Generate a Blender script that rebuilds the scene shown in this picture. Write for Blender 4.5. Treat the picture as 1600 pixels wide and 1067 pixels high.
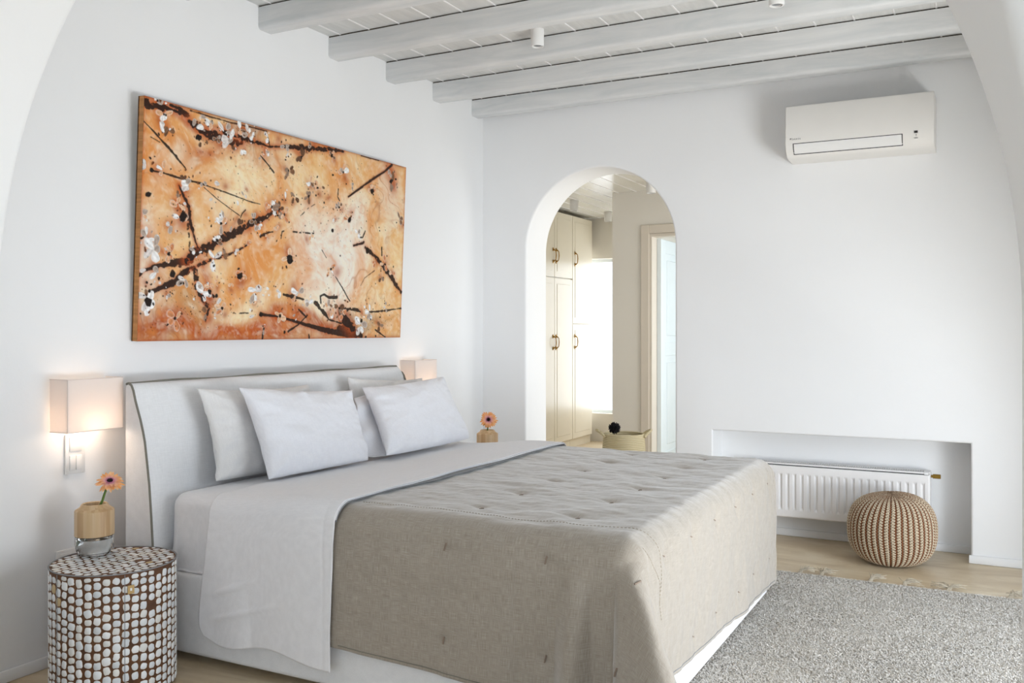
import bpy, bmesh, math, random
import numpy as np
from mathutils import Vector, Matrix
random.seed(7)
rng = np.random.default_rng(11)
for o in list(bpy.data.objects): bpy.data.objects.remove(o)
S = bpy.context.scene
COL = S.collection
PI = math.pi

# ------------------------------------------------------------ camera
cam_d = bpy.data.cameras.new('camera')
cam_d.sensor_fit = 'HORIZONTAL'; cam_d.sensor_width = 36.0
cam_d.lens = 36.0 * 1427 / 1600
cam_d.shift_y = -20.5 / 1600
cam_d.clip_start = 0.05
cam = bpy.data.objects.new('camera', cam_d); COL.objects.link(cam)
cam.location = (3.084, -5.443, 1.25)
cam.rotation_euler = (PI/2, 0, math.radians(27.72))
S.camera = cam

# ------------------------------------------------------------ world, daylight, exposure
S.view_settings.view_transform = 'Standard'
S.view_settings.look = 'None'
S.view_settings.exposure = 0.22
S.view_settings.gamma = 1.0
S.view_settings.use_curve_mapping = False
W = bpy.data.worlds.new('sky'); S.world = W; W.use_nodes = True
wn = W.node_tree.nodes; wn['Background'].inputs[0].default_value = (0.76, 0.87, 1.0, 1)
wn['Background'].inputs[1].default_value = 2.0

def area(name, loc, rot, sx, sy, power, col, spread=180):
    L = bpy.data.lights.new(name, 'AREA'); L.shape = 'RECTANGLE'; L.size = sx; L.size_y = sy
    L.energy = power; L.color = col; L.spread = math.radians(spread)
    o = bpy.data.objects.new(name, L); COL.objects.link(o); o.location = loc; o.rotation_euler = rot
    return o
# daylight lamps, among them several added fill lamps
area('terrace_floor_bounce', (8.0, -6.0, .55), (0, math.radians(96), math.radians(-42)), 1.6, 1.8, 110, (0.90, 0.95, 1.0))
area('terrace_fill_glow', (4.75, -3.0, .12), (0, math.radians(142), math.radians(16)), 1.3, 2.2, 150, (0.92, 0.96, 1.0))  # added fill near the opening, aimed up at ceiling and upper left wall
area('terrace_daylight', (5.6, -3.2, 2.3), (0, math.radians(62), math.radians(8)), 1.8, 2.4, 66, (0.82, 0.91, 1.0))
area('near_room_fill', (3.93, -6.75, 1.1), (0, PI/2, 0), 2.2, 2.4, 7, (0.84, 0.92, 1.0))  # fill lamp added outside an unseen near-room opening
area('front_fill', (1.9, -8.62, 1.15), (PI/2, 0, 0), 1.4, 2.2, 3, (0.92, 0.96, 1.0))  # weak fill lamp added behind the camera
area('hall_daylight', (-0.52, 4.17, 1.17), (-PI/2, 0, 0), 1.12, 1.7, 9, (1.0, 0.96, 0.88))
area('hall_side_fill', (2.72, 1.3, 1.3), (0, PI/2, 0), 1.5, 1.2, 16, (1.0, 0.99, 0.97))  # unseen fill lamp added to brighten the hall
area('side_room_daylight', (2.35, 3.1, 1.3), (0, PI/2, 0), 1.8, 1.2, 22, (0.80, 0.91, 1.0))

# ------------------------------------------------------------ materials
def newmat(name):
    m = bpy.data.materials.new(name); m.use_nodes = True
    nt = m.node_tree; return m, nt, nt.nodes['Principled BSDF'], nt.nodes, nt.links
def rgb(h):
    h = h.lstrip('#'); v = [int(h[i:i+2], 16)/255 for i in (0, 2, 4)]
    return tuple(c/12.92 if c <= .04045 else ((c+.055)/1.055)**2.4 for c in v) + (1,)
def coords(nodes, links, scale=(1,1,1), kind='Object', rot=(0,0,0)):
    tc = nodes.new('ShaderNodeTexCoord'); mp = nodes.new('ShaderNodeMapping')
    mp.inputs['Scale'].default_value = scale; mp.inputs['Rotation'].default_value = rot
    links.new(tc.outputs[kind], mp.inputs['Vector']); return mp.outputs[0]
def noise(nodes, links, vec, scale, detail=4, rough=.5, dist=0):
    n = nodes.new('ShaderNodeTexNoise'); n.inputs['Scale'].default_value = scale
    n.inputs['Detail'].default_value = detail; n.inputs['Roughness'].default_value = rough
    n.inputs['Distortion'].default_value = dist; links.new(vec, n.inputs['Vector']); return n.outputs['Fac']
def ramp(nodes, links, fac, stops):
    r = nodes.new('ShaderNodeValToRGB'); e = r.color_ramp.elements
    while len(e) < len(stops): e.new(.5)
    for k, (p, c) in enumerate(stops): e[k].position = p; e[k].color = c
    links.new(fac, r.inputs[0]); return r.outputs[0]
def bump(nodes, links, bsdf, fac, strength, dist=.01, prev=None):
    b = nodes.new('ShaderNodeBump'); b.inputs['Strength'].default_value = strength
    b.inputs['Distance'].default_value = dist; links.new(fac, b.inputs['Height'])
    if prev is not None: links.new(prev, b.inputs['Normal'])
    links.new(b.outputs[0], bsdf.inputs['Normal']); return b.outputs[0]
def simple(name, col, rough=.5, metal=0, var=.04, vscale=8, bumps=None, spec=None):
    m, nt, b, n, l = newmat(name)
    v = coords(n, l); f = noise(n, l, v, vscale, 3)
    c = rgb(col) if isinstance(col, str) else col
    lo = tuple(x*(1-var) for x in c[:3])+(1,); hi = tuple(min(1, x*(1+var)) for x in c[:3])+(1,)
    l.new(ramp(n, l, f, [(.3, lo), (.7, hi)]), b.inputs['Base Color'])
    b.inputs['Roughness'].default_value = rough; b.inputs['Metallic'].default_value = metal
    if spec is not None: b.inputs['Specular IOR Level'].default_value = spec
    if bumps: bump(n, l, b, noise(n, l, v, bumps[0], 4), bumps[1], bumps[2])
    return m
M = {}
def plaster(name, col, var=.012):
    m, nt, b, n, l = newmat(name)
    v = coords(n, l); c = rgb(col)
    f = noise(n, l, v, 1.3, 5, .55)
    lo = tuple(x*(1-var) for x in c[:3])+(1,); hi = tuple(min(1, x*(1+var)) for x in c[:3])+(1,)
    l.new(ramp(n, l, f, [(.3, lo), (.7, hi)]), b.inputs['Base Color'])
    b.inputs['Roughness'].default_value = .85; b.inputs['Specular IOR Level'].default_value = .15
    nb = bump(n, l, b, noise(n, l, v, 3.0, 3), .25, .02)
    bump(n, l, b, noise(n, l, v, 60, 5, .7), .12, .003, nb)
    return m
M['plaster'] = plaster('white_lime_plaster', '#f2f2f2')
M['plaster_hall'] = plaster('hall_plaster', '#ebe6dd')
# floor: polished beige screed
m, nt, b, n, l = newmat('beige_screed'); v = coords(n, l)
f = noise(n, l, coords(n, l, (1, 2.2, 1)), 1.6, 8, .62, 1.6)
l.new(ramp(n, l, f, [(.25, rgb('#b9a382')), (.45, rgb('#ccb899')), (.6, rgb('#d9c8ab')), (.8, rgb('#e7dac4'))]), b.inputs['Base Color'])
r_ = n.new('ShaderNodeMapRange'); l.new(noise(n, l, v, 5, 5), r_.inputs[0]); r_.inputs[3].default_value = .28; r_.inputs[4].default_value = .5
l.new(r_.outputs[0], b.inputs['Roughness']); b.inputs['Specular IOR Level'].default_value = .35
bump(n, l, b, noise(n, l, v, 6, 6), .06, .01); M['floor'] = m
# whitewashed timber
def timber(name, scale, cols, bs=.25):
    m, nt, b, n, l = newmat(name)
    v = coords(n, l, scale); f = noise(n, l, v, 5, 7, .62, .8)
    l.new(ramp(n, l, f, [(.28, rgb(cols[0])), (.5, rgb(cols[1])), (.72, rgb(cols[2]))]), b.inputs['Base Color'])
    b.inputs['Roughness'].default_value = .5; b.inputs['Specular IOR Level'].default_value = .3
    bump(n, l, b, noise(n, l, v, 14, 6, .7), bs, .004); return m
M['beam'] = timber('grey_whitewashed_beam', (.35, 3, 3), ['#cfd3d4', '#dedfdf', '#e9e9e8'], .15)
M['plank'] = timber('white_painted_plank', (4, .5, 3), ['#d2d2d0', '#dcdcda', '#e6e6e4'], .12)
M['plank_hall'] = timber('glossy_hall_plank', (4, .5, 3), ['#e4e2da', '#eae8e0', '#f0eee8'], .1)
M['plank_hall'].node_tree.nodes['Principled BSDF'].inputs['Roughness'].default_value = .22
M['gap'] = simple('gap_shade_brown', '#4a4136', .9)
# fabrics
def fabric(name, col, col2, thread=900, bs=.15, wr=.35, wscale=9, wd=.012, rough=.9, slub=.0, sheen=.2):
    m, nt, b, n, l = newmat(name)
    v = coords(n, l)
    wrinkle = noise(n, l, v, wscale, 5, .55, .6)
    a1 = noise(n, l, coords(n, l, (1, .06, 1)), thread, 2); a2 = noise(n, l, coords(n, l, (.06, 1, .06)), thread, 2)
    ad = n.new('ShaderNodeMath'); ad.operation = 'ADD'; l.new(a1, ad.inputs[0]); l.new(a2, ad.inputs[1])
    hf = n.new('ShaderNodeMath'); hf.operation = 'MULTIPLY'; hf.inputs[1].default_value = .5; l.new(ad.outputs[0], hf.inputs[0])
    l.new(ramp(n, l, hf.outputs[0], [(.38, rgb(col)), (.62, rgb(col2))]), b.inputs['Base Color'])
    b.inputs['Roughness'].default_value = rough; b.inputs['Specular IOR Level'].default_value = .15
    b.inputs['Sheen Weight'].default_value = sheen
    nb = bump(n, l, b, wrinkle, wr, wd)
    bump(n, l, b, hf.outputs[0], bs, .001, nb); return m
m, nt, b, n, l = newmat('taupe_linen')
a1 = noise(n, l, coords(n, l, (1, .03, 1), 'UV'), 900, 3); a2 = noise(n, l, coords(n, l, (.03, 1, 1), 'UV'), 900, 3)
ad = n.new('ShaderNodeMath'); ad.operation = 'ADD'; l.new(a1, ad.inputs[0]); l.new(a2, ad.inputs[1])
hf = n.new('ShaderNodeMath'); hf.operation = 'MULTIPLY'; hf.inputs[1].default_value = .5; l.new(ad.outputs[0], hf.inputs[0])
l.new(ramp(n, l, hf.outputs[0], [(.34, rgb('#8b8072')), (.5, rgb('#a1978a')), (.66, rgb('#b6aea2'))]), b.inputs['Base Color'])
b.inputs['Roughness'].default_value = .72; b.inputs['Specular IOR Level'].default_value = .35; b.inputs['Sheen Weight'].default_value = .65; b.inputs['Sheen Roughness'].default_value = .45
w1 = noise(n, l, coords(n, l, (1, .45, 1), 'UV'), 26, 5, .6, 1.2); w2 = noise(n, l, coords(n, l, (.5, 1.3, 1), 'UV'), 9, 4, .5, .8)
nb = bump(n, l, b, w2, .3, .010); nb = bump(n, l, b, w1, .2, .004, nb); bump(n, l, b, hf.outputs[0], .2, .0006, nb); M['linen'] = m
M['cotton'] = fabric('white_cotton', '#e6e6e9', '#efeff1', 500, .05, .16, 6, .010)
M['sheet'] = fabric('white_percale', '#e6e5e7', '#eeedef', 500, .05, .16, 5, .010)
M['pillow'] = fabric('white_pillowcase', '#ededf2', '#f5f5f9', 500, .04, .22, 9, .015)
M['pillow_grey'] = fabric('offwhite_pillowcase', '#e6e4e3', '#eeecea', 500, .04, .22, 9, .015)
M['upholstery'] = fabric('offwhite_upholstery', '#e9e9ea', '#f1f1f2', 400, .08, .10, 3, .010)
M['piping'] = simple('grey_olive_piping', '#7f7b70', .8)
M['thread'] = simple('taupe_thread', '#8b7a6c', .9)
M['seam'] = simple('linen_seam_thread', '#b3a795', .9)
M['grey_trim'] = simple('grey_trim', '#8c8d8f', .85)
M['white_plastic'] = simple('white_plastic', '#efeeec', .32, var=.01)
M['ac_plastic'] = simple('warm_white_plastic', '#eeebe6', .38, var=.01)
M['enamel'] = simple('white_enamel', '#f1efee', .3, var=.01)
M['dark'] = simple('dark_slot', '#2e2e2e', .6)
M['grey_print'] = simple('grey_print', '#8a8a8a', .6)
M['brass'] = simple('aged_brass', '#a8823c', .38, .9)
M['valve'] = simple('brown_brass_valve', '#8a6a1e', .45, .3)
M['cream_door'] = simple('glossy_cream_lacquer', '#f0e8d6', .25, var=.01)
M['white_door'] = simple('white_door_paint', '#e6eef2', .4, var=.01)
M['door_frame'] = simple('cream_door_frame', '#e0d6c8', .5, var=.01)
M['stem'] = simple('green_stem', '#5d7a34', .5, var=.2, vscale=40)
M['black_fluff'] = simple('black_fluff', '#14131a', .95)
M['brown_core'] = simple('brown_resin', '#5e3c22', .7, var=.35, vscale=30, bumps=(120, .4, .003))
# vertex colour materials
def vcol(name, rough, spec=.3, bsc=None):
    m, nt, b, n, l = newmat(name)
    a = n.new('ShaderNodeVertexColor'); a.layer_name = 'Col'; l.new(a.outputs[0], b.inputs['Base Color'])
    b.inputs['Roughness'].default_value = rough; b.inputs['Specular IOR Level'].default_value = spec
    if bsc: bump(n, l, b, noise(n, l, coords(n, l), bsc[0], 5, .6), bsc[1], bsc[2])
    return m
M['shell'] = vcol('coconut_shell_chips', .55, .3, (160, .3, .002))
M['paint'] = vcol('acrylic_paint', .5, .2, (420, .25, .001))
M['knit'] = vcol('jute_knit', .95, .1)
M['petal'] = vcol('gerbera_petals', .6, .2)
M['pile'] = vcol('wool_pile', .95, .05)
# bamboo with vertical staves
m, nt, b, n, l = newmat('bamboo_wood')
v = coords(n, l, (1, 1, .04)); f = noise(n, l, v, 90, 4, .6)
vv = coords(n, l, (1, 1, .01)); vo = n.new('ShaderNodeTexVoronoi'); vo.inputs['Scale'].default_value = 70; l.new(vv, vo.inputs['Vector'])
sp = n.new('ShaderNodeSeparateColor'); l.new(vo.outputs['Color'], sp.inputs[0])
mx = n.new('ShaderNodeMath'); mx.operation = 'ADD'; l.new(f, mx.inputs[0]); l.new(sp.outputs[0], mx.inputs[1])
hf = n.new('ShaderNodeMath'); hf.operation = 'MULTIPLY'; hf.inputs[1].default_value = .5; l.new(mx.outputs[0], hf.inputs[0])
l.new(ramp(n, l, hf.outputs[0], [(.15, rgb('#b9946a')), (.5, rgb('#cbac83')), (.85, rgb('#d6bc98'))]), b.inputs['Base Color'])
b.inputs['Roughness'].default_value = .45; M['bamboo'] = m
m, nt, b, n, l = newmat('clear_glass')
b.inputs['Base Color'].default_value = (.97, .98, .98, 1); b.inputs['Transmission Weight'].default_value = 1; b.inputs['Roughness'].default_value = .02; b.inputs['IOR'].default_value = 1.45
M['glass'] = m
m, nt, b, n, l = newmat('clear_water')
b.inputs['Base Color'].default_value = (.95, .97, .97, 1); b.inputs['Transmission Weight'].default_value = 1; b.inputs['Roughness'].default_value = .0; b.inputs['IOR'].default_value = 1.33
M['water'] = m
m, nt, b, n, l = newmat('lampshade_fabric')
tr = n.new('ShaderNodeBsdfTranslucent'); tr.inputs[0].default_value = rgb('#fff6ee')
df = n.new('ShaderNodeBsdfDiffuse'); df.inputs[0].default_value = rgb('#f6f2f0')
mxs = n.new('ShaderNodeMixShader'); mxs.inputs[0].default_value = .42
l.new(df.outputs[0], mxs.inputs[1]); l.new(tr.outputs[0], mxs.inputs[2])
tf = noise(n, l, coords(n, l, (1, 1, 1)), 700, 2); bp = n.new('ShaderNodeBump'); bp.inputs['Strength'].default_value = .1; bp.inputs['Distance'].default_value = .001
l.new(tf, bp.inputs['Height']); l.new(bp.outputs[0], df.inputs['Normal'])
l.new(mxs.outputs[0], n['Material Output'].inputs[0]); M['shade'] = m
m, nt, b, n, l = newmat('warm_bulb')
b.inputs['Emission Color'].default_value = (1, .62, .3, 1); b.inputs['Emission Strength'].default_value = 2.5; M['bulb'] = m
# woven basket
m, nt, b, n, l = newmat('woven_seagrass')
v = coords(n, l, (1, 1, 1)); wv = n.new('ShaderNodeTexWave'); wv.bands_direction = 'Z'; wv.inputs['Scale'].default_value = 22; wv.inputs['Distortion'].default_value = 1.2
l.new(v, wv.inputs['Vector'])
l.new(ramp(n, l, wv.outputs['Fac'], [(.1, rgb('#bdb08c')), (.7, rgb('#d8cdae'))]), b.inputs['Base Color'])
b.inputs['Roughness'].default_value = .9; bump(n, l, b, wv.outputs['Fac'], .5, .004); M['basket'] = m
m, nt, b, n, l = newmat('beige_rug_backing'); b.inputs['Base Color'].default_value = rgb('#bdb6aa'); b.inputs['Roughness'].default_value = .95
f = noise(n, l, coords(n, l), 90, 5); l.new(ramp(n, l, f, [(.3, rgb('#c9c2b7')), (.7, rgb('#ddd8d0'))]), b.inputs['Base Color']); M['rug'] = m

# ------------------------------------------------------------ mesh helpers
def link(name, me, mat=None, parent=None):
    o = bpy.data.objects.new(name, me); COL.objects.link(o)
    if mat: me.materials.append(mat)
    if parent: o.parent = parent
    return o
def thing(name, label, cat, loc=(0,0,0), rotz=0, group=None):
    o = bpy.data.objects.new(name, None); COL.objects.link(o); o.empty_display_size = .1
    o.location = loc; o.rotation_euler = (0, 0, rotz); return tag(o, label, cat, group)
def tag(o, label, cat, group=None):
    o['label'] = label; o['category'] = cat
    if group: o['group'] = group
    return o
def struct(o): o['kind'] = 'structure'; return o
def smooth(me, ang=None):
    me.polygons.foreach_set('use_smooth', [True]*len(me.polygons))
    if ang is not None:
        me.set_sharp_from_angle(angle=math.radians(ang))
def bmobj(name, bm, mat, parent=None, sm=None, off=None):
    """off: world offset to subtract so that the mesh is local to its thing"""
    if off is not None: bmesh.ops.translate(bm, verts=bm.verts, vec=-Vector(off))
    me = bpy.data.meshes.new(name); bmesh.ops.recalc_face_normals(bm, faces=bm.faces)
    bm.to_mesh(me); bm.free()
    if sm is not None: smooth(me, sm)
    return link(name, me, mat, parent)
def pyobj(name, V, F, mat, parent=None, sm=None, off=None):
    V = np.asarray(V, float).reshape(-1, 3)
    if off is not None: V = V - np.array(off)
    me = bpy.data.meshes.new(name); me.from_pydata(V.tolist(), [], [tuple(map(int, f)) for f in F]); me.validate()
    if sm is not None: smooth(me, sm if sm else None)
    return link(name, me, mat, parent)
def addbox(bm, x0, x1, y0, y1, z0, z1, bev=0, seg=2, rot=None):
    b2 = bmesh.new()
    bmesh.ops.create_cube(b2, size=1)
    for v in b2.verts:
        v.co = Vector((x0+(v.co.x+.5)*(x1-x0), y0+(v.co.y+.5)*(y1-y0), z0+(v.co.z+.5)*(z1-z0)))
    if bev: bmesh.ops.bevel(b2, geom=list(b2.edges), offset=bev, segments=seg, profile=.5, affect='EDGES')
    if rot is not None: bmesh.ops.transform(b2, matrix=rot, verts=b2.verts)
    tmp = bpy.data.meshes.new('t'); b2.to_mesh(tmp); b2.free(); bm.from_mesh(tmp); bpy.data.meshes.remove(tmp)
def boxobj(name, x0, x1, y0, y1, z0, z1, mat, parent=None, bev=0, seg=2, off=None, rot=None):
    bm = bmesh.new(); addbox(bm, x0, x1, y0, y1, z0, z1, bev, seg, rot)
    return bmobj(name, bm, mat, parent, 35 if bev else None, off)
def tube_geo(pts, rad, seg=8, caps=True):
    pts = [Vector(p) for p in pts]; n = len(pts)
    rr = rad if hasattr(rad, '__len__') else [rad]*n
    V, F = [], []; up = None
    for i, p in enumerate(pts):
        d = (pts[min(i+1, n-1)]-pts[max(i-1, 0)]).normalized()
        if up is None:
            up = Vector((0, 0, 1)) if abs(d.z) < .9 else Vector((1, 0, 0))
        a = d.cross(up).normalized(); up = a.cross(d).normalized()
        for k in range(seg):
            t = 2*PI*k/seg; V.append(p+(a*math.cos(t)+up*math.sin(t))*rr[i])
    for i in range(n-1):
        for k in range(seg):
            k2 = (k+1) % seg; F.append((i*seg+k, i*seg+k2, (i+1)*seg+k2, (i+1)*seg+k))
    if caps:
        F.append(tuple(range(seg-1, -1, -1))); F.append(tuple((n-1)*seg+k for k in range(seg)))
    return V, F
def tubes(name, paths, rad, mat, parent=None, seg=8, off=None):
    V, F = [], []
    for q, p in enumerate(paths):
        v, f = tube_geo(p, rad[q] if isinstance(rad, list) and hasattr(rad[0], '__len__') else rad, seg)
        b = len(V); V += [tuple(x) for x in v]; F += [tuple(i+b for i in ff) for ff in f]
    return pyobj(name, V, F, mat, parent, 60, off)
def lathe_geo(prof, seg=48, c=(0,0,0), close=False):
    V, F = [], []
    for r, z in prof:
        for k in range(seg):
            t = 2*PI*k/seg; V.append((c[0]+r*math.cos(t), c[1]+r*math.sin(t), c[2]+z))
    n = len(prof)
    for i in range(n if close else n-1):
        i2 = (i+1) % n
        for k in range(seg):
            k2 = (k+1) % seg; F.append((i*seg+k, i*seg+k2, i2*seg+k2, i2*seg+k))
    if not close:
        if prof[0][0] > 1e-5: F.append(tuple(range(seg-1, -1, -1)))
        if prof[-1][0] > 1e-5: F.append(tuple((n-1)*seg+k for k in range(seg)))
    return V, F
def lathe(name, prof, mat, parent=None, seg=48, c=(0,0,0), close=False, sm=40, off=None):
    V, F = lathe_geo(prof, seg, c, close)
    o = pyobj(name, V, F, mat, parent, None, off)
    bm = bmesh.new(); bm.from_mesh(o.data); bmesh.ops.remove_doubles(bm, verts=bm.verts, dist=1e-6)
    bmesh.ops.recalc_face_normals(bm, faces=bm.faces); bm.to_mesh(o.data); bm.free(); smooth(o.data, sm); return o
def gridfaces(n, m, base=0, wrap=False):
    i, j = np.meshgrid(np.arange(n-1), np.arange(m if wrap else m-1), indexing='ij'); j2 = (j+1) % m
    return np.stack([i*m+j, (i+1)*m+j, (i+1)*m+j2, i*m+j2], -1).reshape(-1, 4)+base
def fastmesh(name, V, F, col=None):
    V = np.asarray(V, np.float32).reshape(-1, 3); F = np.asarray(F, np.int32); k = F.shape[1]
    me = bpy.data.meshes.new(name)
    me.vertices.add(len(V)); me.vertices.foreach_set('co', V.ravel())
    me.loops.add(F.size); me.loops.foreach_set('vertex_index', F.ravel())
    me.polygons.add(len(F)); me.polygons.foreach_set('loop_start', np.arange(0, F.size, k, dtype=np.int32))
    me.polygons.foreach_set('loop_total', np.full(len(F), k, np.int32))
    me.update(calc_edges=True)
    me.polygons.foreach_set('use_smooth', np.ones(len(F), bool))
    if col is not None:
        a = me.color_attributes.new('Col', 'FLOAT_COLOR', 'POINT')
        c = np.ones((len(V), 4), np.float32); c[:, :3] = col; a.data.foreach_set('color', c.ravel())
    return me
def extrude_outline(name, pts, axis, a, b, mat, r=.012, hole=None):
    """polygon in the wall's plane extruded from a (room face) to b; vertices listed in hole get a rounded arris of radius r on both faces.
    axis 'y': pts=(x,z); axis 'x': pts=(y,z)"""
    from mathutils.geometry import tessellate_polygon
    n = len(pts); hole = set(hole or []); P = [Vector(p) for p in pts]
    area2 = sum(P[i].x*P[(i+1) % n].y-P[(i+1) % n].x*P[i].y for i in range(n)); sg = 1 if area2 > 0 else -1
    N = []
    for i in range(n):
        d0 = (P[i]-P[i-1]).normalized(); d1 = (P[(i+1) % n]-P[i]).normalized()
        n0 = Vector((-d0.y, d0.x))*sg; n1 = Vector((-d1.y, d1.x))*sg          # inwards, into the wall
        m = (n0+n1); m = m/max(.3, m.length_squared/2) if m.length > 1e-6 else n0
        N.append(m if i in hole else Vector((0, 0)))
    s_ = 1 if b > a else -1; levels = []
    for q in range(5):
        t = PI/2*q/4; levels.append((r*(1-math.sin(t)), r*(1-math.cos(t))))
    levels += [(l[0], None if False else abs(b-a)-l[1]) for l in reversed(levels)]
    V, F, sm = [], [], []
    for off, dep in levels:
        for i in range(n):
            q = P[i]+N[i]*off
            if pts[i][1] == 0: q.y = 0
            V.append((q.x, a+s_*dep, q.y) if axis == 'y' else (a+s_*dep, q.x, q.y))
    for L in range(len(levels)-1):
        for i in range(n): F.append((L*n+i, L*n+(i+1) % n, (L+1)*n+(i+1) % n, (L+1)*n+i)); sm.append(i in hole and (i+1) % n in hole)
    for L in (0, len(levels)-1):
        off = levels[L][0]; flat = [((P[i]+N[i]*off).to_3d()) for i in range(n)]
        for tri in tessellate_polygon([flat]): F.append(tuple(L*n+i for i in tri)); sm.append(False)
    me = bpy.data.meshes.new(name); me.from_pydata(V, [], F); me.polygons.foreach_set('use_smooth', sm)
    bm = bmesh.new(); bm.from_mesh(me); bmesh.ops.recalc_face_normals(bm, faces=bm.faces); bm.to_mesh(me); bm.free()
    me.set_sharp_from_angle(angle=math.radians(38))
    return link(name, me, mat)
def nz(x, y, s=0, n=6, f=1.0):
    """cheap smooth pseudo-noise of two arrays"""
    r = np.random.default_rng(1000+s); out = 0*x
    for k in range(n):
        a = r.uniform(0, 2*PI); w = f*(1+k*.55)*r.uniform(.8, 1.2)
        out = out + np.sin((x*math.cos(a)+y*math.sin(a))*w + r.uniform(0, 6.28) + 1.3*np.sin((x*math.sin(a)-y*math.cos(a))*w*.6+r.uniform(0, 6)))/(1+k*.45)
    return out/2.6
def lin(h): return np.array(rgb(h)[:3])

# ------------------------------------------------------------ the shell
CZ = 2.783
YA, YB = -3.943, -4.56            # foreground arch wall
struct(boxobj('floor', -2.2, 6.5, -10.5, 5.0, -.15, 0, M['floor']))
struct(boxobj('wall_left', -.25, 0, -8.8, 0, 0, 3.05, M['plaster']))
# far wall with arched doorway and radiator niche
def arc(cx, cz, r, a0, a1, n): return [(cx+r*math.cos(a0+(a1-a0)*k/n), cz+r*math.sin(a0+(a1-a0)*k/n)) for k in range(n+1)]
AX0, AX1, ATOP = .329, 1.358, 2.285; AR = (AX1-AX0)/2; ACX = (AX0+AX1)/2
A_ = arc(ACX, ATOP-AR, AR, PI, 0, 48)
out = [(-1.6, 0), (AX0, 0)] + A_ + [(AX1, 0), (1.592, 0), (1.592, .636), (2.985, .636), (2.985, 0), (4.05, 0), (4.05, 3.05), (-1.6, 3.05)]
struct(extrude_outline('wall_back', out, 'y', 0, .32, M['plaster'], .014, range(1, 3+len(A_)+4)))
struct(boxobj('wall_niche', 1.5, 3.1, .215, .318, 0, .7, M['plaster']))
# foreground arch
RX, RR, RZ = 1.950, 1.172, 1.262
A_ = arc(RX, RZ, RR, PI, 0, 96)
out = [(-.2, 0), (RX-RR, 0)] + A_ + [(RX+RR, 0), (4.05, 0), (4.05, 3.05), (-.2, 3.05)]
struct(extrude_outline('wall_arch', out, 'y', YA, YB, M['plaster'], .02, range(1, 3+len(A_))))
# right wall with terrace openings: an arched one by the bed, a square one added in the near room for fill light
A_ = arc(-2.2, .38, 1.45, PI, 0, 48)
out = [(-8.8, 0), (-8.0, 0), (-8.0, 2.25), (-5.5, 2.25), (-5.5, 0), (-3.65, 0)] + A_ + [(-.75, 0), (.02, 0), (.02, 3.05), (-8.8, 3.05)]
struct(extrude_outline('wall_right', out, 'x', 3.75, 3.95, M['plaster'], .02, range(1, 7+len(A_))))
out = [(-.2, 0), (1.2, 0), (1.2, 2.3), (2.6, 2.3), (2.6, 0), (4.0, 0), (4.0, 3.05), (-.2, 3.05)]  # opening behind the camera, added for the front fill lamp
struct(extrude_outline('wall_front', out, 'y', -8.6, -8.8, M['plaster'], .01, range(1, 5)))
# skirting: thin plaster upstand
def skirt(name, x0, x1, y0, y1, h=.045): return struct(boxobj(name, x0, x1, y0, y1, 0, h, M['plaster'], bev=.006))
skirt('baseboard_left', 0, .012, -8.6, -.012)
skirt('baseboard_back', 2.975, 3.75, -.014, 0); skirt('baseboard_niche', 1.6, 2.985, .2, .215); skirt('baseboard_back', 1.365, 1.585, -.014, 0)
skirt('baseboard_back', 0, .32, -.014, 0)
# ceiling: boarded, boards run towards the far wall
def boards(name, x0, x1, y0, y1, z, pitch, mat, gap=.005, t=.02):
    bm = bmesh.new(); x = x0
    while x < x1-.01:
        addbox(bm, x+gap/2, min(x+pitch, x1)-gap/2, y0, y1, z, z+t, .0015, 1); x += pitch
    addbox(bm, x0, x1, y0, y1, z+.006, z+.05)
    o = struct(bmobj(name, bm, mat))
    bm = bmesh.new(); x = x0+pitch; r_ = random.Random(4)
    while x < x1-.01:
        addbox(bm, x-.0045, x+.0045, y0, y1, z-.0035, z+.004, .0015, 1); x += pitch
    bmobj('board_seams', bm, M['enamel'], o); return o

boards('ceiling', 0.074-.185, 3.95, -8.8, .05, CZ, .185, M['plank'])
struct(boxobj('roof_slab', -.3, 4.1, -8.9, .4, 3.05, 3.2, M['plaster']))
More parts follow.
